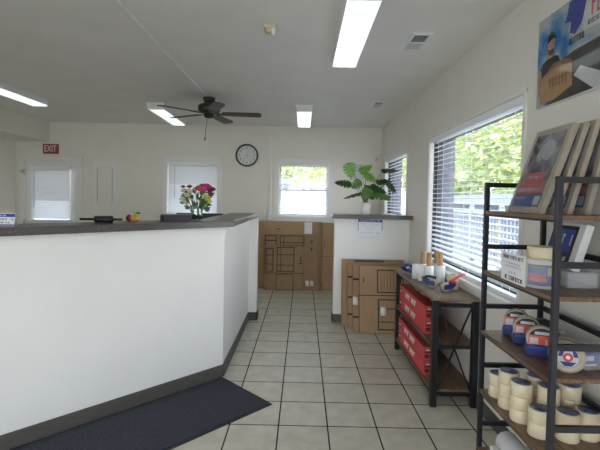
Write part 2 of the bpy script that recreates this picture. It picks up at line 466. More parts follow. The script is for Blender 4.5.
def blind(axis, inner, a0, a1, z0, z1, d, label, tilt, pitch=.047, sw=.05, drop=None, wand=None, name='window_blind'):
    """tilt: function of height giving the slat angle; positive = room-side edge lower. d: depth of the slat centre from the wall face"""
    t = thing(name, ((a0+a1)/2, inner+d, z1) if axis == 'y' else (inner+d, (a0+a1)/2, z1), label, 'blind')
    def P(a, dd, z): return (a, inner+dd, z) if axis == 'y' else (inner+dd, a, z)
    h = MB(); h.box(P(a0, d-.03, z1-.034), P(a1, d+.03, z1)); h.build('headrail', 'blind', t, bevel=.003)
    v = MB(); v.box(P(a0, d-.04, z1-.042), P(a1, d-.03, z1+.002)); v.build('valance', 'blind', t, bevel=.003)
    zb = z0 if drop is None else drop
    s = MB(); z = z1-.056
    while z > zb+.035:
        a = tilt(z); c, k = math.cos(a)*sw/2, math.sin(a)*sw/2
        n0, n1 = -k*.0, 0
        up = .0014
        pts = []
        for i in range(4):
            f = -1+2*i/3
            crown = .003*(1-f*f)
            pts.append((d+c*f - crown*math.sin(a)*-1, z+k*f+crown*math.cos(a)))
        lo = [[s.bm.verts.new(P(aa, x, y)) for x, y in pts] for aa in (a0+.006, a1-.006)]
        hi = [[s.bm.verts.new(P(aa, x, y+.0025)) for x, y in pts] for aa in (a0+.006, a1-.006)]
        for i in range(3):
            s.bm.faces.new((lo[0][i], lo[0][i+1], lo[1][i+1], lo[1][i])); s.bm.faces.new((hi[0][i], hi[1][i], hi[1][i+1], hi[0][i+1]))
        for i in (0, 3): s.bm.faces.new((lo[0][i], lo[1][i], hi[1][i], hi[0][i]))
        z -= pitch
    s.build('slats', 'blind', t)
    b = MB(); b.box(P(a0+.004, d-.026, zb), P(a1-.004, d+.026, zb+.022)); b.build('bottom_rail', 'blind', t, bevel=.003)
    L = a1-a0; n = max(2, int(round(L/.55)))
    for i in range(n):
        a = a0 + L*(.12 + .76*i/(n-1))
        c = MB()
        for dd in (-.026, .026): c.box(P(a-.001, d+dd-.0008, zb+.01), P(a+.001, d+dd+.0008, z1-.03))
        c.build('ladder_cord', 'blind', t)
    if wand:
        a, zz = wand; w = MB(); w.tube([P(a, d-.045, z1-.06), P(a, d-.047, zz)], .005); w.build('tilt_wand', 'grey' if axis == 'y' else 'white', t)
    return t
R = math.radians
blind('x', RW, WIN_R[0][0]+.014, WIN_R[0][1]-.014, WIN_R[0][2]+.012, WIN_R[0][3]-.012, .035, 'white slatted blind in the large side window above the console table', lambda z: R(9), wand=None)
blind('x', RW, WIN_R[1][0]+.014, WIN_R[1][1]-.014, WIN_R[1][2]+.012, WIN_R[1][3]-.012, .035, 'white slatted blind in the side window behind the monstera plant', lambda z: R(9))
blind('y', BW, -2.33, -1.48, 1.235, 2.115, .035, 'closed white slatted blind in the back window behind the flower vase', lambda z: R(76) if z > 1.72 else R(56), pitch=.043, wand=(-2.20, 1.5))
blind('y', BW, -.41, .425, 1.245, 2.115, .035, 'half open white blind in the back window above the large flat cartons', lambda z: R(9), wand=(-.28, 1.62))

# ---- back door
d = thing('door_1', (-4.32, BW, 0), 'pale half-glazed back door under the exit sign', 'door'); struct(d)
c = MB(); c.box((-4.885, BW-.018, 0), (-4.79, BW, 2.165)).box((-3.85, BW-.018, 0), (-3.79, BW, 2.165)).box((-4.885, BW-.02, 2.10), (-3.79, BW, 2.165))
c.box((-4.80, BW, 0), (-4.788, BW+.09, 2.105)).box((-3.852, BW, 0), (-3.84, BW+.09, 2.105)).box((-4.80, BW+.062, 2.09), (-3.84, BW+.09, 2.105)).box((-4.788, BW+.062, 0), (-4.776, BW+.09, 2.09)).box((-3.864, BW+.062, 0), (-3.852, BW+.09, 2.09))
c.build('door_casing', 'trim', d, bevel=.003)
lf = MB(); y0, y1 = BW+.02, BW+.06
lf.box((-4.785, y0, .01), (-4.645, y1, 2.10)).box((-4.02, y0, .01), (-3.855, y1, 2.10)).box((-4.645, y0, 1.97), (-4.02, y1, 2.10)).box((-4.645, y0, .01), (-4.02, y1, 1.08))
lf.build('door_leaf', 'trim', d, bevel=.002)
MB().box((-4.645, y0+.018, 1.08), (-4.02, y0+.024, 1.97)).build('door_pane', 'glass', d)
f = MB()
for a, b in (((-4.665, y0-.012, 1.06), (-4.64, y0, 1.99)), ((-4.025, y0-.012, 1.06), (-4.0, y0, 1.99)), ((-4.665, y0-.012, 1.965), (-4.0, y0, 1.99)), ((-4.665, y0-.012, 1.06), (-4.0, y0, 1.085))): f.box(a, b)
f.build('glazing_frame', 'trim', d)
h = MB(); h.cyl((-3.92, y0, 1.0), (-3.92, y0-.03, 1.0), .02).ball((-3.92, y0-.05, 1.0), .03); h.build('door_knob', 'brass', d)
for z in (1.90, 1.05, .25):
    MB().box((-4.797, BW-.026, z-.05), (-4.778, BW-.005, z+.05)).build('hinge', 'steel', d)
k = MB(); k.box((-4.88, BW-.03, 1.905), (-4.80, BW-.018, 1.92)).box((-4.83, BW-.04, 1.88), (-4.815, BW-.018, 1.94)); k.build('latch', 'steel', d)
blind('y', BW, -4.668, -3.997, 1.07, 1.995, -.02, 'white slatted blind hung on the half-glazed back door', lambda z: R(76) if z > 1.42 else R(56), pitch=.039, sw=.046, wand=(-4.585, 1.3))

# exit sign
e = MB(); e.box((-4.456, BW-.03, 2.218), (-4.20, BW, 2.384), 0)
text_mesh(e, 'EXIT', .155, frame3((-4.328, BW-.031, 2.299), (1, 0, 0), (0, 0, 1)) @ Matrix.Diagonal((.66, 1, 1, 1)), .004, 1)
tag(e.build('exit_sign', ['exit', 'exitw'], org=(-4.328, BW, 2.3)), 'red exit sign with white letters above the back door', 'sign')

# utility panel, grey panel, sensor, conduits, vents, detector
t = thing('utility_panel', (-3.39, BW, 1.0), 'narrow flush cream utility panel right of the back door', 'panel')
p = MB(); p.box((-3.60, BW-.012, .99), (-3.20, BW, 2.12)); p.build('panel_frame', 'trim', t, bevel=.003)
p = MB(); p.box((-3.52, BW-.02, 1.03), (-3.275, BW-.012, 2.02)); p.build('panel_door', 'wall', t, bevel=.004)
p = MB(); p.box((-3.53, BW-.022, 1.4), (-3.522, BW-.012, 1.98)).box((-3.272, BW-.022, 1.4), (-3.264, BW-.012, 1.98)); p.build('panel_seam', 'grey', t)
t = thing('breaker_panel', (.905, BW, 1.9), 'small light grey breaker panel on the back wall behind the plant', 'panel')
MB().box((.80, BW-.05, 1.86), (1.0, BW+.004, 2.13)).build('panel_box', 'grey', t, bevel=.003)
MB().box((.815, BW-.056, 1.875), (.985, BW-.05, 2.115)).build('panel_door', 'grey', t, bevel=.002)
t = thing('motion_sensor', (1.24, BW, 2.18), 'small white motion sensor high in the back right corner', 'sensor')
MB().box((1.205, BW-.05, 2.185), (1.27, BW+.004, 2.305)).build('sensor_body', 'white', t, bevel=.012)
MB().box((1.217, BW-.056, 2.20), (1.258, BW-.05, 2.25)).build('sensor_lens', 'grey', t, bevel=.004)
t = thing('wire_raceway', (-.555, BW, 1.17), 'vertical white wire raceway on the back wall beside the clock', 'raceway')
MB().box((-.578, BW-.022, 1.25), (-.545, BW, ZC)).build('raceway', 'trim', t)
MB().box((-.60, BW-.045, 1.16), (-.515, BW, 1.27)).build('junction_box', 'trim', t, bevel=.004)
t = thing('ceiling_raceway', (-1.2, 3.2, ZC), 'white wire raceway running along the ceiling to the fan', 'raceway')
MB().box((-1.216, .9, ZC-.02), (-1.184, 5.06, ZC)).build('raceway', 'white', t, bevel=.003)
t = thing('smoke_detector', (-.255, 3.02, ZC), 'yellowed cream detector on the ceiling near the long light', 'detector')
MB().box((-.30, 2.96, ZC-.035), (-.21, 3.07, ZC)).build('detector_base', 'beige', t, bevel=.008)
MB().box((-.285, 2.955, ZC-.06), (-.225, 3.03, ZC-.035)).build('detector_head', 'beige', t, bevel=.01)
MB().box((-.24, 2.95, ZC-.085), (-.215, 2.99, ZC-.035)).build('test_lamp', 'white', t, bevel=.004)
def vent(name, x0, x1, y0, y1, label, n):
    t = thing(name, ((x0+x1)/2, (y0+y1)/2, ZC), label, 'vent')
    f = MB(); w = .025
    f.box((x0, y0, ZC-.012), (x1, y0+w, ZC-.0002)).box((x0, y1-w, ZC-.012), (x1, y1, ZC-.0002)).box((x0, y0+w, ZC-.012), (x0+w, y1-w, ZC-.0002)).box((x1-w, y0+w, ZC-.012), (x1, y1-w, ZC-.0002))
    f.box((x0+w, (y0+y1)/2-.01, ZC-.012), (x1-w, (y0+y1)/2+.01, ZC))
    f.build('vent_frame', 'white', t)
    MB().box((x0+w, y0+w, ZC-.003), (x1-w, y1-w, ZC-.0002)).build('vent_backing', 'ventdark', t)
    s = MB()
    for i in range(n):
        y = y0+w+(y1-y0-2*w)*(i+.5)/n
        if abs(y-(y0+y1)/2) < .012: continue
        s.box((x0+w, -.007, -.0012), (x1-w, .005, .001), 0, Matrix.Translation((0, y, ZC-.0085)) @ Matrix.Rotation(R(40 if y < (y0+y1)/2 else -40), 4, 'X'))
    s.build('louver', 'grey', t)
vent('ceiling_vent', .775, .93, 3.09, 3.43, 'white ceiling vent with louvers nearest the wall poster', 15)
vent('ceiling_vent', .86, 1.005, 5.23, 5.56, 'smaller looking ceiling vent far back above the half wall', 13)

# ---- fluorescent fixtures
def fixture(loc, label, rz=0.):
    t = thing('ceiling_light', loc, label, 'light', rz, 'fluorescent ceiling lights')
    XZ = Matrix(((1, 0, 0, 0), (0, 0, 1, 0), (0, 1, 0, 0), (0, 0, 0, 1)))
    b = MB(); b.prism([(-.11, 0), (.11, 0), (.104, -.05), (.104, -.074), (.099, -.074), (.099, -.05), (-.099, -.05), (-.099, -.074), (-.104, -.074), (-.104, -.05)], -.607, .607, 0, XZ)
    b.build('fixture_body', 'white', t, world=False)
    for sgn in (-1, 1):
        MB().prism([(-.12, -.0), (.12, -.0), (.106, -.05), (.106, -.09), (-.106, -.09), (-.106, -.05)], sgn*.612-.005, sgn*.612+.005, 0, XZ).build('end_cap', 'white', t, world=False)
    MB().prism([(-.098, -.060), (.098, -.060), (.094, -.084), (.06, -.088), (-.06, -.088), (-.094, -.084)], -.606, .606, 0, XZ).build('diffuser', 'tube', t, world=False)
    return t
l0 = fixture((.335, 3.03, ZC), 'lit fluorescent ceiling light nearest the viewer, over the aisle')
dup(l0, (-.005, 6.12, ZC), label='lit fluorescent ceiling light above the passage to the back window')
dup(l0, (-2.0, 6.14, ZC), R(2.5), 'lit fluorescent ceiling light behind the ceiling fan')
dup(l0, (-3.46, 4.85, ZC), label='lit fluorescent ceiling light over the counter at the far left')

# ---- ceiling fan
fx, fy = -1.19, 5.22
t = thing('ceiling_fan', (fx, fy, ZC), 'dark five-blade ceiling fan with pull chain', 'fan')
MB().lathe([(.075, 0), (.075, -.02), (.06, -.06), (.03, -.075), (.03, -.10)], (fx, fy, ZC)).build('canopy', 'fan', t)
MB().lathe([(.03, -.075), (.115, -.085), (.135, -.10), (.135, -.16), (.12, -.18), (.07, -.19), (.05, -.195)], (fx, fy, ZC)).build('motor_housing', 'fan', t)
MB().lathe([(.05, -.19), (.062, -.20), (.062, -.225), (.045, -.245), (.012, -.252)], (fx, fy, ZC)).build('switch_cup', 'fan', t)
for k in range(5):
    a = 2*PI*k/5 + R(5)
    mt = Matrix.Translation((fx, fy, ZC-.192)) @ Matrix.Rotation(a, 4, 'Z')
    bl = MB(); out = [(.17, -.05), (.30, -.062), (.60, -.07), (.635, -.06), (.65, -.03), (.65, .03), (.635, .06), (.60, .07), (.30, .062), (.17, .05)]
    b = bl.prism(out, -.005, .005, 0, mt @ Matrix.Rotation(R(-9), 4, 'X')).build('blade', 'fanblade', t)
    MB().prism([(.07, -.018), (.17, -.04), (.235, -.03), (.235, .03), (.17, .04), (.07, .018)], -.010, -.005, 0, mt @ Matrix.Rotation(R(-9), 4, 'X')).build('blade_iron', 'steel' if False else 'fan', b)
pc = MB(); pc.tube([(fx-.005, fy-.06, ZC-.23), (fx-.03, fy-.07, ZC-.50)], .0035, seg=6); pc.cyl((fx-.03, fy-.07, ZC-.50), (fx-.031, fy-.07, ZC-.535), .008, seg=10)
pc.build('pull_chain', 'fan', t)

# ---- wall clock (3:36)
cx, cz = -.97, 2.252
t = thing('wall_clock', (cx, BW, cz), 'round grey-rimmed wall clock with a white dial', 'clock')
mt = Matrix(((1, 0, 0), (0, 0, 1), (0, 1, 0))).to_4x4()
ring = Matrix.Rotation(R(90), 4, 'X')
MB().lathe([(.193, 0), (.193, .035), (.182, .045), (.172, .045), (.166, .03), (.166, 0)], (cx, BW, cz), 0, 40, ring, closed=True).build('clock_rim', 'clockrim', t)
f = MB(); f.cyl((cx, BW, cz), (cx, BW-.02, cz), .165, 0, 40); f.build('clock_face', 'clockface', t)
n = MB()
for i in range(1, 13):
    a = 2*PI*i/12
    text_mesh(n, str(i), .05, frame3((cx+.125*math.sin(a), BW-.021, cz+.125*math.cos(a)), (1, 0, 0), (0, 0, 1)), .002, 0)
for i in range(60):
    a = 2*PI*i/60; n.bar((cx+.150*math.sin(a), BW-.0205, cz+.150*math.cos(a)), (cx+.158*math.sin(a), BW-.0205, cz+.158*math.cos(a)), .0025, .001)
n.build('clock_numeral', 'ink', t)
for nm, ang, ln, w, tl in (('hour_hand', 108, .075, .009, .02), ('minute_hand', 216, .115, .007, .025), ('second_hand', 40, .11, .004, .03)):
    a = R(ang); s, c2 = math.sin(a), math.cos(a)
    MB().bar((cx-tl*s, BW-.025, cz-tl*c2), (cx+ln*s, BW-.025, cz+ln*c2), .002 if False else w, w*.3).build(nm, 'black', t)

# ------------------------------------------------------------------ reception counter
U = Vector((math.cos(R(45.4)), math.sin(R(45.4)), 0)); NV = Vector((U.y, -U.x, 0)); SXC = -.662
B = Vector((SXC, 3.533, 0)); A2 = B - U*4.0   # runs out of frame to the near left
def off(o, side_x, a=A2):
    """polyline of the counter offset outwards by o: near end, corner, far end"""
    p = a + NV*o
    xs = SXC + side_x
    tt = (xs - p.x)/U.x
    cpt = p + U*tt
    return p, cpt
def strip(mb, o_out, o_in, z0, z1, yend, mi=0):
    p, c = off(o_out, o_out); q, e = off(o_in, o_in)
    poly = [(p.x, p.y), (c.x, c.y), (c.x, yend), (e.x, yend), (e.x, e.y), (q.x, q.y)]
    mb.prism(poly, z0, z1, mi)
t = thing('reception_counter', (-1.27, 3.08, 0), 'long white reception counter with a dark speckled ledge', 'counter')
mb = MB(); strip(mb, 0, -.12, 0, 1.285, 5.30); mb.box((-.75, 5.18, 0), (-.56, 5.30, 1.285)); mb.build('counter_wall', 'counter', t)
mb = MB(); strip(mb, .012, -.0, 1.225, 1.285, 5.18); mb.build('fascia_board', 'counter', t)
mb = MB(); strip(mb, .088, -.24, 1.285, 1.335, 5.32); mb.build('ledge', 'ledge', t, bevel=.004)
mb = MB(); strip(mb, .014, .0, 0, .10, 5.166); mb.box((SXC, 5.166, 0), (-.546, 5.18, .1)).box((-.56, 5.166, 0), (-.546, 5.31, .1))
mb.build('baseboard', 'base', t, bevel=.003)
LZ = 1.335
# ------------------------------------------------------------------ half wall with ledge
t = thing('half_wall', (.84, 5.23, 0), 'white half wall with a dark ledge carrying the plant', 'half wall')
MB().box((.40, 5.17, 0), (RW, 5.29, 1.30)).build('half_wall_body', 'counter', t)
MB().box((.388, 5.155, 1.235), (RW, 5.305, 1.30)).build('fascia_board', 'counter', t)
MB().box((.36, 5.0, 1.30), (RW, 5.36, 1.348)).build('ledge', 'ledge', t, bevel=.004)
b = MB(); b.box((.386, 5.156, 0), (RW-.02, 5.17, .10)).box((.386, 5.156, 0), (.40, 5.30, .10)); b.build('baseboard', 'base', t, bevel=.003)

def scribble(mb, mtx, x0, x1, y, h, mi, dens=1., seed=1, depth=.0008):
    """illegible row of small dark letter strokes"""
    rr = random.Random(seed); x = x0
    while x < x1:
        w = h*rr.uniform(.25, .6)
        if rr.random() < .86:
            k = rr.random()
            mb.box((x, y-h/2, 0), (x+h*.14, y+h/2, depth), mi, mtx)
            if k < .6: mb.box((x, y+h*.3, 0), (min(x+w, x1), y+h/2, depth), mi, mtx)
            if k > .3: mb.box((x, y-h/2, 0), (min(x+w*.9, x1), y-h*.3, depth), mi, mtx)
            if k > .5: mb.box((x+w*.7, y-h/2, 0), (x+w*.7+h*.14, y+h/2, depth), mi, mtx)
        x += w+h*.22*dens

# notice taped on the half wall
fm = frame3((.835, 5.145, 1.172), (1, 0, -.008), (0, 0, 1))
s = MB(); s.box((-.158, -.112, 0), (.158, .122, .002), 0, fm)
s.box((-.15, .086, .002), (.15, .118, .003), 1, fm).box((-.15, -.02, .002), (-.143, .09, .003), 1, fm).box((.143, -.02, .002), (.15, .09, .003), 1, fm)
scribble(s, fm, -.12, .12, .102, .014, 0, 1, 3, .0036)
for i, (y, hh, w) in enumerate(((.062, .014, .115), (.038, .008, .09), (.018, .008, .06), (.0, .008, .05), (-.02, .009, .03))): scribble(s, fm, -w, w, y, hh, 2, 1, 10+i, .003)
scribble(s, fm, -.12, .12, -.05, .024, 2, 1, 31, .003)
s.box((-.14, -.092, .002), (.14, -.089, .003), 2, fm).box((-.14, -.108, .002), (.1, -.105, .003), 2, fm)
tag(s.build('paper_notice', ['paper', 'blue', 'grey'], org=(.835, 5.145, 1.172)), 'white paper notice with a blue top band on the half wall', 'notice')

# ------------------------------------------------------------------ entrance mat
p0 = Vector((-.66, 3.50, 0)); p1 = Vector((-.20, 3.05, 0))
e1 = (p1-p0); wdt = e1.length; e1.normalize(); e2 = Vector((-U.x, -U.y, 0))
# long side follows the counter
mtx = frame3(p0 + Vector((0, 0, 0)), e2, Vector((-e2.y*-1, e2.x*-1, 0)) if False else e1)
t = thing('entrance_mat', p0 + e2*1.2 + e1*wdt/2, 'dark navy ribbed entrance mat lying along the counter', 'mat')
def quadprism(a, b, l0, l1, z0, z1):
    q = [p0+e1*a+e2*l0, p0+e1*b+e2*l0, p0+e1*b+e2*l1, p0+e1*a+e2*l1]
    m = MB(); m.prism([(v.x, v.y) for v in q], z0, z1); return m
quadprism(.0, wdt, 0, 2.5, .0005, .006).build('rubber_border', 'matedge', t)
quadprism(.022, wdt-.022, .022, 2.478, .006, .010).build('ribbed_carpet', 'mat', t)

# ------------------------------------------------------------------ flattened cartons
def carton(name, x0, y0, zlen, w, th, lean_y, label, cat, mats=('card', 'carddark', 'ink'), detail=None, skew=0.):
    """flat carton leaning away (+Y) : bottom-left-front corner at x0,y0 on the floor, top moved by lean_y"""
    ln = math.sqrt(zlen**2 - lean_y**2) if False else zlen
    v = Vector((skew, lean_y, zlen)).normalized(); u = Vector((1, 0, 0))
    dz = th*abs(lean_y)/zlen
    fm = frame3((x0, y0, 0.001), u, v)      # local x right, y up the sheet, z = out towards the viewer (-Y)
    L = Vector((0, lean_y, zlen)).length
    t = thing(name, (x0+w/2, y0, 0), label, cat, 0, None)
    b = MB(); n = 2 if th > .012 else 1
    for i in range(n):
        a = -th + th*i/n
        b.box((.002*i, .001*i, a), (w-.003*i, L, a+th/n-.0012), 0 if i == n-1 else 1, fm)
    b.build('carton_sheet', list(mats[:2]), t)
    if detail:
        d = MB(); detail(d, fm, w, L); d.build('printed_marking', mats[2], t)
    return t, fm, L
def rect(d, fm, x0, x1, y0, y1, lw=.012):
    for a, b in (((x0, y0), (x1, y0+lw)), ((x0, y1-lw), (x1, y1)), ((x0, y0), (x0+lw, y1)), ((x1-lw, y0), (x1, y1))):
        d.box((a[0], a[1], -.001), (b[0], b[1], .0012), 0, fm)
def line(d, fm, x0, y0, x1, y1): d.box((x0, y0, -.001), (x1, y1, .0012), 0, fm)
def tape_tab(t, fm, x, y, r=.036, n=1):
    """little roll of tape stuck on a carton"""
    for i in range(n):
        b = MB(); o = fm @ Vector((x+i*.075, y, .001)); m3 = fm.to_3x3().to_4x4() @ Matrix.Diagonal((1, 1, .55, 1)) @ Matrix.Rotation(R(90), 4, 'Y')
        b.lathe([(r, -.03), (r, .03), (r*.6, .03), (r*.6, -.03)], o + (fm.to_3x3() @ Vector((0, 0, r*.55+.001))), 0, 20, m3, closed=True)
        b.build('tape_roll', 'tapew', t)
# far stack against the back wall (sheets listed from the back)
def det_back(d, fm, w, L):
    line(d, fm, .32, L-.135, .385, L-.125)
    line(d, fm, .33, L-.145, .336, L-.13)
t, fm, L = carton('flat_carton', -.765, 7.03, 1.14, 1.105, .035, .075, 'largest flat carton at the back of the stack below the back window', 'carton', ('card2', 'carddark', 'ink'), det_back)
b = MB(); b.box((.80, L-.21, 0), (.93, L-.015, .002), 0, fm); scribble(b, fm, .815, .91, L-.06, .018, 1, 1, 5, .003); scribble(b, fm, .815, .91, L-.10, .012, 1, 1, 6, .003); scribble(b, fm, .815, .90, L-.16, .012, 1, 1, 7, .003)
tag(b.build('shipping_label', ['paper', 'grey'], t), 'white paper label')
def det_mid(d, fm, w, L):
    rect(d, fm, .02, .215, L-.21, L-.02); line(d, fm, .02, L-.115, .215, L-.10)
    rect(d, fm, .27, .68, L-.20, L-.02); line(d, fm, .27, L-.145, .68, L-.135); line(d, fm, .33, L-.2, .34, L-.02)
    line(d, fm, .60, L-.50, w, L-.488)
t, fm, L = carton('flat_carton', -.645, 6.96, .925, .895, .03, .06, 'middle flat carton of the back stack, printed with box outlines', 'carton', detail=det_mid)
for yy in (.16, .28):
    d = MB(); line(d, fm, .80, L-yy, .812, L-yy+.05); line(d, fm, .785, L-yy+.045, .828, L-yy+.06); d.build('arrow_mark', 'ink', t)
t, fm, L = carton('flat_carton', -.625, 6.90, .735, .66, .03, .05, 'front flat carton of the back stack with grid drawings', 'carton', detail=lambda d, fm, w, L: (
    rect(d, fm, .01, .15, L-.43, L-.04), line(d, fm, .01, L-.16, .15, L-.15), line(d, fm, .01, L-.31, .15, L-.30), line(d, fm, .04, L-.40, .048, L-.04),
    rect(d, fm, .205, .50, L-.43, L-.02), line(d, fm, .205, L-.15, .50, L-.14), line(d, fm, .205, L-.325, .50, L-.315), line(d, fm, .27, L-.43, .28, L-.02),
    line(d, fm, 0, L-.46, w, L-.45), rect(d, fm, .195, .49, .0, L-.475, .008), line(d, fm, .60, L-.27, .612, L-.17), line(d, fm, .585, L-.30, .627, L-.28)))
t2, fm2, L2 = carton('flat_carton', .035, 6.925, .46, .24, .02, .02, 'short flat carton with two white tape rolls, back stack', 'carton')
tape_tab(t2, fm2, .06, .12, .045, 2)
carton('tall_flat_carton', .343, 6.93, 1.13, .24, .06, .10, 'tall narrow tan carton standing beside the half wall opening', 'carton', ('card2', 'carddark', 'ink'), lambda d, fm, w, L: (line(d, fm, 0, L*.50, w, L*.50+.006), line(d, fm, .03, L*.63, .036, L*.75)))
# near stack against the half wall
def strap(d, fm, w, L):
    for yy in (.18, .42, .62): line(d, fm, 0, L-yy, w, L-yy+.02)
carton('flat_carton', .492, 5.00, .80, .76, .03, .11, 'rearmost flat carton leaning on the half wall', 'carton', detail=lambda d, fm, w, L: line(d, fm, .15, L-.03, .52, L-.012))
carton('flat_carton', .56, 4.93, .765, .72, .03, .11, 'second flat carton from the half wall in the leaning stack', 'carton', detail=strap)
t, fm, L = carton('flat_carton', .612, 4.86, .752, .68, .03, .11, 'third flat carton from the half wall with a white tape roll on its edge', 'carton', detail=strap)
tape_tab(t, fm, .03, .34, .05)
def det_front(d, fm, w, L):
    rect(d, fm, .205, .60, L-.31, L-.04, .014); line(d, fm, 0, L-.345, .60, L-.335)
    for i in range(9): line(d, fm, .25+i*.037, L-.28, .254+i*.037, L-.07)
    rect(d, fm, .215, .60, .03, L-.38, .014); line(d, fm, .215, .12, .60, .13); line(d, fm, .215, .27, .60, .28); line(d, fm, .26, .03, .266, .30)
    line(d, fm, .045, L-.20, .055, L-.13)
t, fm, L = carton('flat_carton', .678, 4.765, .755, .66, .035, .12, 'front flat carton of the leaning stack, printed with shelf outlines', 'carton', detail=det_front)
tape_tab(t, fm, .27, .25, .05)

# ------------------------------------------------------------------ console table
X0, X1, Y0, Y1, H = .975, 1.318, 3.06, 4.29, .825
t = thing('console_table', ((X0+X1)/2, (Y0+Y1)/2, 0), 'industrial three-tier console table under the large side window', 'table')
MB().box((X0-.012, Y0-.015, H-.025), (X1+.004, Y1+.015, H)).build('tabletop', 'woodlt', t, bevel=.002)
w = .045
for x in (X0, X1-w):
    for y in (Y0, Y1-w):
        MB().box((x, y, 0), (x+w, y+w, H-.025)).build('leg', 'metal', t, bevel=.002)
for z in (.465, .13):
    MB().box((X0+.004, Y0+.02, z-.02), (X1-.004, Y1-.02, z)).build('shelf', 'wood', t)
for z in (H-.055, .46, .105):
    for y in (Y0+.008, Y1-.033): MB().box((X0+w, y, z-.022), (X1-w, y+.025, z+.004)).build('end_rail', 'metal', t)
for y in (Y0+.02, Y1-.02):
    for s in (0, 1):
        MB().bar((X0+w if s else X1-w, y, H-.06), (X1-w if s else X0+w, y, .11), .012, .010).build('cross_brace', 'metal', t)
for z in (.445, .11, H-.025): MB().box((X0, Y0+w, z-.014), (X0+.012, Y1-w, z)).build('long_rail', 'metal', t)

# red cartons on the console shelves
def red_box(y0, z0, label):
    x0, x1, y1, hh = .992, 1.092, y0+.86, .112
    t = thing('red_carton', ((x0+x1)/2, (y0+y1)/2, z0), label, 'box', 0, 'red cartons on the console shelves')
    MB().box((x0, y0, z0), (x1, y1, z0+hh)).build('carton_body', 'red', t, bevel=.002)
    g = MB(); fm = frame3((x0, y1, z0), (0, -1, 0), (0, 0, 1))
    # blocky white lettering on the long face (read as in the photo, not legible)
    x = .24
    for k in range(4):
        g.box((x, .034, 0), (x+.032, .084, .001), 0, fm)
        if k in (0, 2): g.box((x+.052, .034, 0), (x+.08, .084, .001), 0, fm)
        if k in (1, 3): g.box((x-.02, .066, 0), (x+.06, .084, .001), 0, fm)
        if k in (0, 2): g.box((x+.02, .046, 0), (x+.06, .07, .001), 0, fm)
        x += .10
    g.build('printed_lettering', ['exitw', 'ink'], t); g = MB()
    g.box((.035, .03, 0), (.10, .085, .001), 1, fm).box((.045, .045, .001), (.085, .07, .0015), 0, fm)
    g.build('corner_label', ['exitw', 'ink'], t); g = MB()
    fe = frame3((x0, y0, z0), (1, 0, 0), (0, 0, 1))
    g.box((.012, .06, 0), (.09, .072, .001), 1, fe).box((.012, .078, 0), (.09, .096, .001), 1, fe).box((.02, .083, .001), (.08, .091, .0015), 0, fe)
    g.box((.014, .02, 0), (.05, .05, .001), 1, fe)
    for i in range(5): g.box((.056+i*.008, .02, 0), (.060+i*.008, .052, .001), 0, fe)
    g.build('end_label', ['exitw', 'ink'], t)
red_box(3.33, .465, 'red carton on the middle console shelf, lower of two')
red_box(3.325, .579, 'red carton on the middle console shelf, upper of two')
red_box(3.33, .13, 'red carton on the bottom console shelf, lower of two')
red_box(3.335, .244, 'red carton on the bottom console shelf, upper of two')

# things on the console top
def hand_wrap(x, y, label, lift=0., hgt=.15):
    t = thing('stretch_wrap_roll', (x, y, H), label, 'roll', 0, 'stretch wrap rolls on the console')
    MB().lathe([(.022, 0), (.041, 0), (.0415, .01), (.0415, hgt-.01), (.041, hgt), (.022, hgt)], (x, y, H)).build('film_roll', 'wrap', t)
    MB().lathe([(.0215, .001), (.0215, .262), (.016, .262), (.016, hgt)], (x, y, H)).build('handle_tube', 'kraft', t)
hand_wrap(1.075, 3.69, 'white stretch wrap roll with brown handle, at left rear of the four')
hand_wrap(1.095, 3.58, 'white stretch wrap roll with brown handle, front left of the four')
hand_wrap(1.205, 3.73, 'white stretch wrap roll with brown handle, back right by the blind')
hand_wrap(1.205, 3.62, 'white stretch wrap roll with brown handle, front right by the blind')
def white_roll(x, y, label, r=.03, hgt=.13):
    t = thing('white_film_roll', (x, y, H), label, 'roll')
    MB().lathe([(.014, 0), (r, 0), (r, hgt), (.014, hgt)], (x, y, H), closed=True).build('film_roll', 'wrap', t)
    MB().lathe([(.0135, .001), (.0135, hgt+.004), (.010, hgt+.004), (.010, .001)], (x, y, H), closed=True).build('roll_core', 'white', t)
white_roll(1.035, 3.79, 'slim white film roll without handle beside the tape dispensers')

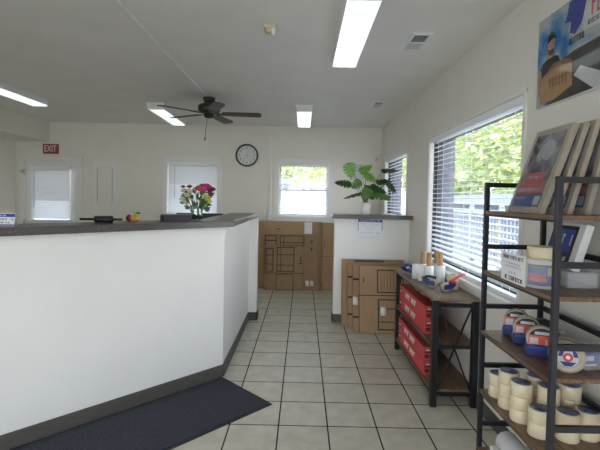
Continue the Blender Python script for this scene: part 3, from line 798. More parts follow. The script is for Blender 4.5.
def dispenser(x, y, z, ang, label, handle='navy', grip=False, accent='redp'):
    """hand-held packing tape dispenser: roll on a hub, side plates, roller, blade, handle"""
    t = thing('tape_dispenser', (x, y, z), label, 'tape dispenser', ang, 'tape dispensers on the console')
    rot = Matrix.Rotation(R(90), 4, 'X')
    MB().lathe([(.024, -.024), (.043, -.024), (.043, .024), (.024, .024)], (0, 0, .045), 0, 24, rot, closed=True).build('tape_roll', 'tapeclear', t, world=False)
    MB().lathe([(.002, -.027), (.0235, -.027), (.0235, .027), (.002, .027)], (0, 0, .045), 0, 20, rot).build('hub', 'navy', t, world=False)
    f = MB(); f.prism([(-.02, .02), (.06, .03), (.095, .062), (.085, .085), (.03, .075), (-.015, .06)], .0275, .031, 0, Matrix(((1, 0, 0, 0), (0, 0, 1, 0), (0, 1, 0, 0), (0, 0, 0, 1))))
    f.build('side_plate', 'navy', t, world=False)
    f = MB(); f.prism([(-.02, .02), (.06, .03), (.095, .062), (.085, .085), (.03, .075), (-.015, .06)], -.031, -.0275, 0, Matrix(((1, 0, 0, 0), (0, 0, 1, 0), (0, 1, 0, 0), (0, 0, 0, 1)))); f.build('side_plate', 'navy', t, world=False)
    r = MB(); r.cyl((.085, -.03, .075), (.085, .03, .075), .012, seg=14); r.build('roller', accent, t, world=False)
    b = MB(); b.box((.06, -.03, .088), (.11, .03, .092)); b.build('tape_guard', accent, t, world=False)
    h = MB(); h.tube([(-.03, 0, .095), (-.005, .0, .10), (.03, 0, .105), (.075, 0, .10)] if not grip else [(.05, 0, .085), (.10, 0, .115), (.15, 0, .145), (.20, 0, .155)], .013, 0, 10, .011)
    h.build('handle', handle, t, world=False)
    t.scale = (.85, .85, .85)
    return t
dispenser(1.045, 4.02, H, R(200), 'navy and clear tape dispenser at the far end of the console', accent='navy')
dispenser(1.07, 3.89, H, R(140), 'grey and navy tape dispenser beside the slim white roll', 'black', accent='grey')
dispenser(1.075, 3.40, H, R(150), 'blue tape dispenser lying in front of the stretch wrap rolls', 'black', accent='black')
dispenser(1.125, 3.255, H, R(12), 'blue and red tape dispenser with handle pointing at the window', 'redp', True)

def roll(x, y, z, label, r=.045, h=.058, group='packing tape rolls', labelmat='label', mb_name='packing_tape_roll'):
    t = thing(mb_name, (x, y, z), label, 'tape', random.uniform(0, 6), group)
    MB().lathe([(r*.62, 0), (r*.97, 0), (r, .002), (r, h-.002), (r*.97, h), (r*.62, h)], (0, 0, 0), closed=True).build('tape', 'tape', t, world=False)
    MB().lathe([(r*.61, .002), (r*.61, h-.004), (r*.56, h-.004), (r*.56, .002)], (0, 0, 0), closed=True).build('core', 'kraft', t, world=False)
    return t
proto = roll(1.225, 3.37, H, 'cream packing tape roll on the console, lower of two by the window', group='cream packing tape rolls on the console')
dup(proto, (1.225, 3.37, H+.059), label='cream packing tape roll on the console, upper of two by the window')

# ------------------------------------------------------------------ shelving unit
SX0, SX1, SY0, SY1 = .957, 1.28, 1.575, 2.215
LV = [1.487, 1.174, .857, .542, .228]
t = thing('shelving_unit', ((SX0+SX1)/2, (SY0+SY1)/2, 0), 'tall black metal shelving unit with rustic boards at the right', 'shelf')
pw = .0225
for x in (SX0, SX1-pw):
    for y in (SY0, SY1-pw):
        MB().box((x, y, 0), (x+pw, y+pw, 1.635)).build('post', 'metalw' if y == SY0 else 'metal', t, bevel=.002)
for y in (SY0, SY1-pw):
    for z in (1.622, 1.298, .982, .666, .352, .09):
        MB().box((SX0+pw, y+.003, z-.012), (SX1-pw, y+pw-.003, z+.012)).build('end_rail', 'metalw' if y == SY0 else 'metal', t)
for z in (1.298, .982, .666, .352): MB().box((SX1-pw+.003, SY0+pw, z-.012), (SX1-.003, SY1-pw, z+.012)).build('back_rail', 'metal', t)
for z in LV:
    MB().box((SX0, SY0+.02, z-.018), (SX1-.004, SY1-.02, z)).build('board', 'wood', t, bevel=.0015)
for z in LV:
    for x in (SX0+.003, SX1-.024): MB().box((x, SY0+pw, z-.027), (x+.019, SY1-pw, z-.0185)).build('board_frame', 'metal', t)

# leaning sleeves on the top shelf
def lean_frame(xb, xt, y0, y1, z0, hgt):
    """front face leaning towards the wall: bottom edge at xb, top at xt; local x from far to near, y up the face, z out to the aisle"""
    v = Vector((xt-xb, 0, hgt))
    return frame3((xb, y1, z0), (0, -1, 0), v), v.length
def sleeve(xb, xt, y0, y1, hgt, th, label):
    fm, L = lean_frame(xb, xt, y0, y1, LV[0]+.002, hgt)
    w = y1-y0
    t = thing('moving_kit', (xb, (y0+y1)/2, LV[0]), label, 'moving kit', 0, 'moving kits on the top shelf')
    b = MB(); b.box((0, 0, -th), (w, L, 0), 0, fm); b.build('kraft_pack', M['kit'], t, bevel=.003)
    p = MB(); m = .028
    p.box((m, L*.34, 0), (w-m, L-m, .0012), 0, fm)
    p.box((m, L*.22, 0), (w-m*1.2, L*.34, .0014), 1, fm).box((m+.03, L*.34, .001), (w-m*2.4, L*.47, .0018), 1, fm)
    p.box((m, m, 0), (w-m, L*.22, .0014), 2, fm)
    scribble(p, fm, m+.01, w-m*1.6, L*.265, .018, 3, 1, 4, .0022)
    scribble(p, fm, m+.04, w-m*2.8, L*.41, .013, 3, 1, 8, .0026)
    scribble(p, fm, m+.01, w*.45, L*.17, .012, 3, 1, 9, .0022)
    p.box((w-m-.05, m+.01, .001), (w-m-.008, m+.05, .002), 3, fm)
    scribble(p, fm, m+.02, w*.7, L*.05, .01, 3, 1, 12, .0022)
    pts = [(w*.36, L*.60), (w*.30, L*.68), (w*.38, L*.80), (w*.56, L*.86), (w*.74, L*.80), (w*.80, L*.68), (w*.66, L*.60), (w*.5, L*.63)]
    p.prism(pts, .0012, .002, 4, fm)
    p.build('printed_sleeve', ['photo', 'redink', 'blueink', 'printsky', 'printsky'], t)
    f = MB(); f.box((-.002, -.001+.002, .003), (w+.002, L+.002, .0038), 0, fm).box((w+.001, .003, -th), (w+.002, L, .003), 0, fm); f.build('clear_bag', 'thinfilm', t)
M['redink'] = mat('sleeve_red', (.34, .06, .06), .3, noise=.1)
M['blueink'] = mat('sleeve_blue', (.03, .055, .17), .3, noise=.1)
M['kit'] = mat('kit_tan_edge', (.36, .31, .24), .6, noise=.12, scale=20)
sleeve(.990, 1.125, 1.755, 2.03, .385, .026, 'moving kit in front on the top shelf, grey photo with red and blue bands')
sleeve(1.042, 1.165, 1.745, 2.015, .385, .022, 'second moving kit on the top shelf, just behind the front one')
sleeve(1.095, 1.205, 1.735, 2.005, .395, .022, 'third moving kit on the top shelf, counted from the aisle')
sleeve(1.165, 1.250, 1.725, 1.995, .385, .022, 'rearmost moving kit on the top shelf, next to the wall')

# second shelf: wrapped tape drum, big cream roll on it, leaning pack, hanging notice
t = thing('wrapped_tape_pack', (1.03, 1.80, LV[1]), 'clear wrapped drum of tape with a blue and yellow label', 'tape pack')
MB().lathe([(.002, 0), (.068, 0), (.070, .004), (.070, .118), (.068, .122), (.002, .122)], (1.03, 1.80, LV[1])).build('tape_drum', 'tapew', t)
l = MB()
def arc(mb, c, r, a0, a1, z0, z1, mi, n=8):
    for i in range(n):
        p, q = a0+(a1-a0)*i/n, a0+(a1-a0)*(i+1)/n
        P = lambda a, z: (c[0]+r*math.cos(a), c[1]+r*math.sin(a), z)
        mb.face([P(p, z0), P(q, z0), P(q, z1), P(p, z1)], mi, True)
cc = (1.03, 1.80); zb = LV[1]
arc(l, cc, .0708, R(200), R(290), zb+.012, zb+.10, 0); arc(l, cc, .0713, R(205), R(262), zb+.03, zb+.045, 1); arc(l, cc, .0713, R(262), R(282), zb+.055, zb+.09, 2, 4)
arc(l, cc, .0713, R(202), R(250), zb+.048, zb+.06, 3); arc(l, cc, .0713, R(210), R(255), zb+.085, zb+.095, 4)
l.build('printed_label', ['blue', 'orange', 'lime', 'red', 'leafmd'], t, recalc=False)
MB().lathe([(.0718, .001), (.0722, .06), (.0718, .121)], (1.03, 1.80, zb)).build('clear_film', 'film', t)
tt = roll(1.04, 1.805, LV[1]+.123, 'wide cream tape roll resting on the clear wrapped drum', .060, .048, None, mb_name='wide_tape_roll')
t = thing('clear_tray', (1.19, 1.89, LV[1]), 'clear plastic tray under the leaning white and navy pack', 'tray')
b = MB(); b.box((1.125, 1.76, LV[1]+.0005), (1.25, 2.03, LV[1]+.004))
for p, q in (((1.125, 1.76), (1.128, 2.03)), ((1.247, 1.76), (1.25, 2.03)), ((1.128, 1.76), (1.247, 1.763)), ((1.128, 2.027), (1.247, 2.03))): b.box((p[0], p[1], LV[1]+.004), (q[0], q[1], LV[1]+.065))
b.build('tray_body', 'film', t)
MB().box((1.123, 1.758, LV[1]+.065), (1.252, 2.032, LV[1]+.069)).build('tray_lid', 'film', t)
fm, L = lean_frame(1.155, 1.215, 1.785, 2.02, LV[1]+.072, .20)
t = thing('leaning_pack', (1.155, 1.9, LV[1]+.072), 'white and navy pack leaning on the wall behind the wide tape roll', 'pack')
MB().box((0, 0, -.035), (.235, L, 0), 0, fm).build('pack_body', 'white', t, bevel=.004)
p = MB(); p.box((.015, .02, 0), (.195, L-.015, .0012), 0, fm).box((.03, L*.35, .001), (.18, L*.85, .0018), 1, fm)
scribble(p, fm, .05, .17, L*.62, .05, 2, 1, 44, .0028); scribble(p, fm, .04, .17, L*.2, .02, 2, 1, 45, .0028)
p.build('printed_panel', ['black', 'blue', 'printw'], t)
fm = frame3((.9525, 1.985, 1.172), (0, -1, 0), (-.02, 0, 1))
s = MB(); s.box((0, 0, 0), (.215, .132, .0015), 0, fm)
scribble(s, fm, .02, .20, .112, .016, 1, 1, 51, .0025); scribble(s, fm, .05, .17, .085, .006, 2, 1, 52, .0025); scribble(s, fm, .04, .18, .07, .006, 2, 1, 53, .0025)
scribble(s, fm, .08, .135, .044, .012, 2, 1, 54, .0025); scribble(s, fm, .03, .19, .018, .018, 1, 1, 55, .0025)
tag(s.build('shelf_notice', ['paper', 'ink', 'grey'], org=(.9525, 1.88, 1.166)), 'white printed notice standing at the front edge of the second shelf', 'notice')

# third shelf: carded tape guns, clear roll, black dispenser
def tape_gun(x, y, z, ang, label):
    t = thing('carded_tape_gun', (x, y, z), label, 'tape gun', ang, 'carded tape guns on the third shelf')
    rot = Matrix.Rotation(R(90), 4, 'X'); swap = Matrix(((1, 0, 0, 0), (0, 0, -1, 0), (0, 1, 0, 0), (0, 0, 0, 1)))
    MB().lathe([(.036, -.024), (.060, -.024), (.060, .024), (.036, .024)], (0, 0, .072), 0, 30, rot, closed=True).build('tape_roll', 'tapeclear', t, world=False)
    c = MB()
    n = 14; r = .056
    def cap(a0, a1): return [(r*math.cos(a0+(a1-a0)*i/n), .072+r*math.sin(a0+(a1-a0)*i/n)) for i in range(n+1)]
    c.prism(cap(R(25), R(155)), .0255, .0275, 0, swap)
    c.prism([(-.0508, .0957), (-.055, .055), (.055, .055), (.0508, .0957)], .0255, .0275, 1, swap)
    c.prism([(-.03, .1), (.03, .1), (.028, .113), (-.028, .113)], .0277, .0282, 2, swap)
    c.box((-.048, -.0282, .058), (-.015, -.0276, .086), 2).box((.012, -.0282, .056), (.02, -.0276, .08), 2)
    c.build('printed_card', ['black', 'orange', 'printw'], t, world=False)
    b = MB(); b.prism([(-.062, .002), (.055, .0), (.064, .02), (.060, .052), (-.058, .052), (-.066, .03)], -.028, .0295, 0, swap)
    b.build('dispenser_cover', 'navy', t, world=False, bevel=.004)
    b = MB(); b.box((-.05, -.0306, .036), (.05, -.0296, .05)); b.build('blue_band', 'blue', t, world=False)
    return t
g0 = tape_gun(1.10, 2.115, LV[2], R(-28), 'carded tape gun with blue base, farthest back of three')
dup(g0, (1.085, 1.99, LV[2]), R(-24), 'carded tape gun with blue base, middle of three')
dup(g0, (1.065, 1.835, LV[2]), R(-22), 'carded tape gun with blue base, nearest of three')
t = thing('clear_tape_roll', (1.075, 1.675, LV[2]), 'large clear tape roll with a red and navy hub label, lying on its side', 'tape', R(-18))
rot = Matrix.Rotation(R(90), 4, 'X')
MB().lathe([(.040, -.024), (.062, -.024), (.062, .03), (.040, .03)], (0, 0, .063), 0, 32, rot, closed=True).build('tape', 'tapeclear', t, world=False)
h = MB(); sw = Matrix(((1, 0, 0, 0), (0, 0, -1, 0), (0, 1, 0, 0), (0, 0, 0, 1)))
h.cyl((0, -.026, .063), (0, .029, .063), .0395, 0, 28); h.cyl((0, -.0262, .063), (0, -.0268, .063), .018, 1, 18); h.cyl((0, -.0269, .063), (0, -.0273, .063), .008, 2, 12)
h.prism([(-.036, .066), (-.03, .085), (-.012, .098), (-.02, .066)], .0262, .0268, 3, sw); h.prism([(.012, .098), (.03, .085), (.036, .066), (.02, .066)], .0262, .0268, 3, sw)
h.prism([(-.03, .045), (.03, .045), (.012, .028), (-.012, .028)], .0262, .0268, 3, sw)
h.build('hub_label', ['printw', 'red', 'white', 'navy'], t, world=False)
t = thing('blue_white_pack', (1.19, 1.775, LV[2]), 'blue and white soft pack lying behind the near tape gun', 'pack', R(8))
MB().box((-.07, -.11, .001), (.05, .12, .075)).build('pack_body', 'film', t, world=False, bevel=.02)
b = MB(); b.box((-.055, -.07, .004), (.035, .08, .065)).build('inner_pack', 'white', t, world=False, bevel=.015)
b = MB(); b.box((-.058, -.075, .02), (-.05, .05, .07), 0).box((-.05, -.08, .02), (.03, -.072, .07), 0).box((-.04, -.083, .035), (.0, -.079, .055), 1); b.build('printed_label', ['blue', 'printw'], t, world=False, bevel=.003)
t = thing('black_tape_dispenser', (1.215, 2.075, LV[2]), 'black tape dispenser with a silver blade behind the carded guns', 'tape dispenser', R(-15))
b = MB(); b.prism([(-.07, 0), (.06, 0), (.07, .03), (.045, .085), (.0, .10), (-.05, .09), (-.075, .05)], -.02, .02, 0, sw); b.build('dispenser_body', 'black', t, world=False, bevel=.006)
MB().cyl((-.05, -.025, .055), (-.05, .025, .055), .022, 0, 18).build('roller', 'black', t, world=False)
MB().box((.05, -.025, .042), (.085, .025, .046)).build('blade', 'steel', t, world=False)

# fourth shelf: stacks of tape rolls
M['tape_label'] = M['label']
def labelled_roll(x, y, z, label, r=.046, h=.058):
    t = roll(x, y, z, label, r, h, 'packing tape rolls on the fourth shelf')
    MB().lathe([(.001, h-.0035), (r*.86, h-.0035), (r*.86, h+.0004), (.001, h+.0004)], (0, 0, 0)).build('core_label', 'label', t, world=False)
    return t
stacks = [('far left', 1.02, 2.12, 2), ('second from the far post', 1.015, 2.005, 3), ('tall left front', 1.012, 1.885, 3), ('far back row', 1.122, 1.96, 3),
          ('middle back row', 1.115, 1.85, 3), ('wall side', 1.222, 1.87, 3), ('low front left', 1.030, 1.765, 2), ('low front middle', 1.132, 1.74, 2), ('low front right', 1.228, 1.755, 2)]
pos_names = {2: ['lower', 'upper'], 3: ['bottom', 'middle', 'topmost']}
first = None
for nm, x, y, n in stacks:
    for k in range(n):
        lab = 'cream packing tape roll, %s of the %s stack, fourth shelf' % (pos_names[n][k], nm)
        z = LV[3] + k*.0588
        if first is None: first = labelled_roll(x, y, z, lab)
        else: dup(first, (x, y, z), random.uniform(0, 6), lab)

# bottom shelf: stretch wrap roll on a wooden core and a long white pack
t = thing('long_stretch_wrap_roll', (1.05, 1.90, LV[4]), 'long white stretch wrap roll with a protruding core, low on the shelving', 'roll')
a = Vector((1.055, 2.09, LV[4]+.092)); b2 = Vector((1.045, 1.64, LV[4]+.092)); dd = (b2-a).normalized()
MB().cyl(a, b2, .055, 0, 28).build('film_roll', 'wrap', t, bevel=.004)
MB().cyl(a-dd*.05, b2+dd*.03, .02, 0, 18).build('roll_core', 'kraft', t)
t = thing('long_white_pack', (1.17, 1.9, LV[4]), 'long flat white pack under the stretch wrap roll on the bottom shelf', 'pack')
MB().box((1.0, 1.62, LV[4]+.0005), (1.20, 2.15, LV[4]+.036)).build('pack_body', 'white', t, bevel=.004)

# ------------------------------------------------------------------ wall poster
t = thing('wall_poster', (RW, 1.75, 2.27), 'glossy wall poster of a delivery man holding a cardboard box', 'poster')
PX = RW-.018
# local frame: x = from far edge towards the viewer, y = up, z = into the room
fm = frame3((PX, 2.385, 2.055), (0, -1, 0), (0, 0, 1)) @ Matrix.Diagonal((1.042, 1.042, 1, 1))
MB().box((0, 0, -.0175), (1.15, .47, 0), 0, fm).build('poster_board', 'white', t, bevel=.002)
p = MB(); q = lambda pts, z, mi: p.prism(pts, z, z+.0004, mi, fm)
q([(.004, .004), (1.146, .004), (1.146, .466), (.004, .466)], .0, 0)
q([(.10, .004), (1.146, .004), (1.146, .22), (.30, .215), (.20, .20), (.12, .17)], .0005, 5)           # dark road and truck
q([(.30, .215), (1.146, .22), (1.146, .30), (.52, .25)], .0005, 4)
q([(.31, .10), (.45, .004), (.62, .004), (.36, .13)], .001, 8)                                           # white kerb stripe
q([(.26, .455), (.40, .466), (.40, .40), (.36, .33), (.31, .29), (.27, .31), (.28, .36), (.23, .37), (.25, .41)], .0005, 6)  # royal blue ribbon
q([(.40, .466), (1.146, .466), (1.146, .30), (.56, .27), (.37, .28), (.36, .33)], .0007, 8)
# the man: shirt, arms, neck, head, cap, beard
q([(.02, .19), (.05, .225), (.10, .245), (.145, .245), (.185, .235), (.205, .20), (.205, .12), (.02, .10)], .0012, 2)
q([(.018, .20), (.045, .20), (.055, .10), (.09, .05), (.075, .03), (.018, .06)], .0014, 1)
q([(.098, .24), (.145, .24), (.14, .275), (.104, .275)], .0014, 1)
q([(.095, .285), (.10, .265), (.12, .252), (.142, .258), (.152, .28), (.155, .315), (.15, .335), (.10, .335)], .0016, 1)
q([(.098, .288), (.106, .265), (.122, .252), (.142, .258), (.150, .28), (.138, .285), (.122, .280)], .0018, 3)
q([(.094, .325), (.098, .355), (.118, .372), (.142, .368), (.155, .345), (.172, .335), (.168, .328), (.15, .335), (.125, .33), (.10, .322)], .0020, 2)
q([(.108, .308), (.118, .308), (.118, .312), (.108, .312)], .0019, 3); q([(.134, .310), (.146, .310), (.146, .314), (.134, .314)], .0019, 3)
# box he carries
q([(.04, .02), (.055, .155), (.17, .185), (.30, .165), (.305, .055), (.16, .02)], .0022, 7)
q([(.055, .155), (.17, .185), (.30, .165), (.295, .18), (.24, .20), (.15, .205)], .0024, 9)
for i in range(6): p.box((.12+i*.026, .085, .0026), (.132+i*.026, .135, .003), 9, fm)
p.box((.11, .118, .0026), (.28, .124, .003), 9, fm)
q([(.16, .16), (.21, .165), (.215, .19), (.17, .19)], .0026, 1)
# fringe of lettering strokes in the white corner, cut by the frame
scribble(p, fm, .40, .60, .43, .05, 6, 1, 70, .0016); scribble(p, fm, .42, .70, .36, .06, 10, 1, 71, .0016); scribble(p, fm, .40, .55, .305, .02, 3, 1, 72, .0016); scribble(p, fm, .27, .37, .265, .03, 3, 1, 73, .0016)
p.build('poster_print', ['sky', 'skin', 'shirt', 'ink', 'printsky', 'road', 'royal', 'boxprint', 'printw', 'carddark', 'red'], t)

# ------------------------------------------------------------------ monstera in a white pot
px, py, pz = .785, 5.235, 1.348
t = thing('monstera_plant', (px, py, pz), 'leafy monstera plant in a white pot on the half wall ledge', 'plant')
MB().lathe([(.050, 0), (.054, .004), (.068, .15), (.062, .15), (.057, .125), (.002, .125)], (px, py, pz)).build('pot', 'pot', t)
MB().lathe([(.002, .118), (.054, .127), (.002, .132)], (px, py, pz)).build('soil', 'soil', t)
def monstera_leaf(base, tip, width, normal, m, seed):
    """heart-shaped leaf with side notches; base to tip, facing normal"""
    rr = random.Random(seed)
    base = Vector(base); tip = Vector(tip); d = tip-base; L = d.length; y = d.normalized()
    z = Vector(normal); z = (z - y*z.dot(y)).normalized(); x = y.cross(z)
    half = []
    prof = [(-.08, .0), (-.14, .18), (-.10, .38), (.04, .50), (.17, .54), (.205, .34), (.23, .33), (.26, .55), (.38, .53), (.415, .30), (.44, .29), (.48, .50), (.60, .45), (.635, .25), (.66, .24), (.70, .38), (.84, .24), (1.0, .0)]
    for k, w in prof: half.append((k*L, w*width*rr.uniform(.92, 1.06)))
    b = MB()
    def pt(yy, xx):
        droop = -.10*L*(max(yy, 0)/L)**2 - .16*abs(xx)**2/max(width, .01) - 0
        return base + y*yy + x*xx + z*(droop)
    for s in (-1, 1):
        mid = [b.bm.verts.new(pt(yy if i else -.02*L, 0)) for i, (yy, w) in enumerate(half)]
        edge = [b.bm.verts.new(pt(yy, s*w)) for yy, w in half]
        for i in range(len(half)-1):
            vs = [mid[i], mid[i+1], edge[i+1], edge[i]]
            if i == 0: vs = [mid[0], mid[1], edge[1]]
            if i == len(half)-2: vs = [mid[i], mid[i+1], edge[i]]
            f = b.bm.faces.new(vs); f.smooth = True
    bmesh.ops.remove_doubles(b.bm, verts=b.bm.verts[:], dist=.0005)
    return b
leaves = [  # centre x, z, length, width, direction (dx,dz), dy, normal, tone
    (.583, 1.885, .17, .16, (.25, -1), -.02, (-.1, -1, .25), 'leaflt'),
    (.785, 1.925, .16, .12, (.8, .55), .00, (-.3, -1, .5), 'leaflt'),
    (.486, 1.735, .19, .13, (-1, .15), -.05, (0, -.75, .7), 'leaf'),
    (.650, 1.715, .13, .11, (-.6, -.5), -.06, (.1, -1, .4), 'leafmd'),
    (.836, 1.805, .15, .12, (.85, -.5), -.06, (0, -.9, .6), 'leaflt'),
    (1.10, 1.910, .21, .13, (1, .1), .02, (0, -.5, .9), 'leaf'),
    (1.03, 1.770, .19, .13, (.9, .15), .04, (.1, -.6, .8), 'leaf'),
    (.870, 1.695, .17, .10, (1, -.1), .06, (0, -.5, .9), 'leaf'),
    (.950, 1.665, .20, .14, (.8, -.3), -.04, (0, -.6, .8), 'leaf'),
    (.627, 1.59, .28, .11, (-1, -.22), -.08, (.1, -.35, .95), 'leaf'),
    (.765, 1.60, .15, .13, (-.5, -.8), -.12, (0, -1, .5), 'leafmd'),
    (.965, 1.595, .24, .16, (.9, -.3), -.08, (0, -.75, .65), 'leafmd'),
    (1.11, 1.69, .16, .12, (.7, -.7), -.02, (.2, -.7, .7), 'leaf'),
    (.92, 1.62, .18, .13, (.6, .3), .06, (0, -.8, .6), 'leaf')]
for i, (lx, lz, ln, wd, (dx, dz), dy, nrm, tone) in enumerate(leaves):
    dv = Vector((dx, dy*2, dz)).normalized(); c = Vector((lx, py+dy, lz))
    bs = c - dv*ln*.48; tp = c + dv*ln*.52
    monstera_leaf(bs, tp, wd, nrm, tone, i).build('leaf', tone, t)
    r0 = Vector((px+random.uniform(-.02, .02), py+random.uniform(-.02, .02), pz+.12))
    md = (r0+bs)/2 + Vector((.0, 0, .05)) - (bs-r0).cross(Vector((0, 1, 0))).normalized()*.0
    MB().tube([r0, r0*.6+md*.4+Vector((0, 0, .02)), md, md*.4+bs*.6+Vector((0, 0, .01)), bs], .005, 0, 6, .003).build('stem', 'stem', t)

# ------------------------------------------------------------------ things on the counter ledge
# flower arrangement in a glass vase
vx, vy = -.905, 3.55
t = thing('flower_vase', (vx, vy, LZ), 'bouquet of magenta and cream flowers in a clear glass vase', 'flowers')
MB().lathe([(.042, .001), (.050, .004), (.052, .05), (.046, .09), (.050, .118), (.047, .118), (.043, .09), (.048, .05), (.046, .010), (.002, .010)], (vx, vy, LZ)).build('vase', 'vaseglass', t)
MB().lathe([(.045, .011), (.0475, .05), (.044, .075), (.002, .075)], (vx, vy, LZ)).build('water', 'vaseglass', t)
rr = random.Random(4)
def blossom(c, r, m, n=14):
    b = MB(); b.ball(c, r*.45, 0, (1, 1, .8), 10, 6)
    for i in range(n):
        a = 2*PI*i/n*1.618*2; ph = R(rr.uniform(5, 75)); dd = Vector((math.cos(a)*math.cos(ph), math.sin(a)*math.cos(ph), math.sin(ph)))
        p = Vector(c)+dd*r*.7; b.ball(p, r*.38, 0, (1, 1, .6), 7, 5)
    return b.build('flower_head', m, t)
def stalk(a, b): MB().tube([a, (Vector(a)+Vector(b))/2+Vector((0, 0, .012)), b], .003, 0, 6).build('flower_stem', 'stem', t)
heads = [(.10, .0, .275, .036, 'petalp'), (.065, -.02, .245, .030, 'petalp'), (.12, .02, .245, .028, 'petald'), (.03, .0, .27, .026, 'petalo'), (.0, .02, .255, .024, 'petalo'), (.145, .0, .255, .026, 'petald'),
         (.05, .03, .285, .024, 'petald'), (.085, -.03, .285, .024, 'petalp'), (-.05, .0, .275, .022, 'petald'), (-.10, .01, .24, .022, 'petalw'), (-.07, -.02, .20, .024, 'petalw'), (-.11, 0, .17, .022, 'petalw'), (-.05, .0, .235, .022, 'petalw'),
         (-.085, .02, .145, .022, 'petalw'), (-.035, -.01, .175, .02, 'petalw'), (.10, -.02, .175, .028, 'lime'), (.115, 0, .15, .024, 'lime'), (.09, -.01, .205, .022, 'petalw'), (.14, .0, .215, .02, 'petald'), (-.105, .0, .275, .018, 'petald')]
for dx, dy, dz, r, m in heads:
    dx -= .012; r *= 1.35 if m in ('petalw', 'lime') else 1.15
    c = (vx+dx, vy+dy, LZ+dz); blossom(c, r, m); stalk((vx+dx*.15, vy+dy*.2, LZ+.02), (vx+dx*.95, vy+dy, LZ+dz-.01))
for i in range(60):
    a = rr.uniform(-1, 1); dx = .125*a + rr.uniform(-.02, .02); dz = rr.uniform(.12, .27)
    if dx > .0 and dz < .17 and rr.random() < .7: dx = .09
    b = MB(); base = Vector((vx+dx*.7, vy+rr.uniform(-.03, .03), LZ+dz-.03)); tip = base + Vector((dx*.4+rr.uniform(-.02, .02), rr.uniform(-.02, .02), rr.uniform(-.03, .05))).normalized()*.055
    u = (tip-base); s = u.cross(Vector((0, 1, 0))).normalized()*.012; mid = (tip+base)/2
    b.face([base, mid+s, tip, mid-s], 0); b.build('leaf', 'leaf' if i % 3 else 'leafmd', t)
for k in range(3):
    MB().tube([(vx+.0, vy, LZ+.05), (vx+.045+.012*k, vy-.01, LZ+.14), (vx+.09+.02*k, vy-.01, LZ+.20)], .011, 0, 7, .005).build('flower_stem', 'leaf', t)
# the dark box beside the vase, on the ledge
t = thing('dark_display_box', (-1.025, 3.375, LZ), 'low dark grey box on the ledge just left of the flower vase', 'box', R(42))
MB().box((-.12, -.035, .0005), (.115, .035, .045)).build('box_body', 'metalw', t, world=False, bevel=.002)
MB().box((-.112, -.037, .045), (.117, .037, .052)).build('box_lid', 'ledge', t, world=False, bevel=.002)
# ornament: red ball, yellow squash with stem
t = thing('harvest_ornament', (-1.28, 3.15, LZ), 'small ornament of a red ball and yellow gourd on the ledge', 'ornament')
MB().ball((-1.315, 3.15, LZ+.026), .0255, 0).build('red_ball', 'redp', t)
g = MB()
for k in range(7):
    a = 2*PI*k/7; g.ball((-1.268+.014*math.cos(a), 3.15+.014*math.sin(a), LZ+.022), .021, 0, (1, 1, 1), 10, 7)
g.build('gourd', 'yellow', t)
MB().tube([(-1.27, 3.15, LZ+.038), (-1.275, 3.15, LZ+.07), (-1.288, 3.16, LZ+.09)], .006, 0, 7, .003).build('gourd_stem', 'lime', t)
l = MB(); l.face([(-1.275, 3.16, LZ+.06), (-1.25, 3.155, LZ+.075), (-1.225, 3.155, LZ+.062), (-1.25, 3.15, LZ+.055)]); l.build('gourd_leaf', 'leafmd', t)
l = MB(); l.lathe([(.026, -.006), (.027, 0), (.026, .006)], (-1.315, 3.15, LZ+.026), 0, 16, Matrix.Rotation(R(90), 4, 'Y')); l.build('ball_band', 'black', t)
# black rod with a thick grip
t = thing('black_grip_rod', (-1.42, 2.945, LZ), 'black rod with a thick ribbed middle grip lying on the ledge', 'tool', R(8))
MB().cyl((-.15, 0, .024), (.135, 0, .024), .0085, 0, 14).build('rod', 'black', t, world=False)
b = MB(); b.lathe([(.020, -.062), (.024, -.058), (.024, .058), (.020, .062)], (.01, 0, .0245), 0, 20, Matrix.Rotation(R(90), 4, 'Y'))
for i in range(8): b.lathe([(.0243, -.004), (.0246, 0), (.0243, .004)], (-.04+i*.0145, 0, .0245), 0, 20, Matrix.Rotation(R(90), 4, 'Y'))
b.build('grip', 'navy' if False else 'black', t, world=False)
# small tent sign
t = thing('tent_sign', (-1.845, 2.54, LZ), 'small white tent sign with a blue header at the far left of the ledge', 'sign', R(6))
for sg in (-1, 1):
    MB().box((-.085, -.0008, 0), (.085, .0008, .076), 0, Matrix.Translation((0, sg*.022, .0005)) @ Matrix.Rotation(R(16*sg), 4, 'X')).build('card_panel', 'paper', t, world=False)
fmx = Matrix.Translation((0, -.022, .0005)) @ Matrix.Rotation(R(-16), 4, 'X') @ Matrix.Rotation(R(90), 4, 'X')
b = MB(); b.box((-.083, .052, .0009), (.083, .073, .0014), 0, fmx)
scribble(b, fmx, -.075, .03, .062, .009, 2, 1, 91, .002); scribble(b, fmx, -.075, .075, .038, .013, 0, 1, 92, .0018); scribble(b, fmx, -.075, .06, .018, .009, 1, 1, 93, .0018); b.box((-.083, .002, .0009), (.083, .006, .0014), 0, fmx)
b.build('printed_lettering', ['blue', 'ink', 'paper'], t, world=False)
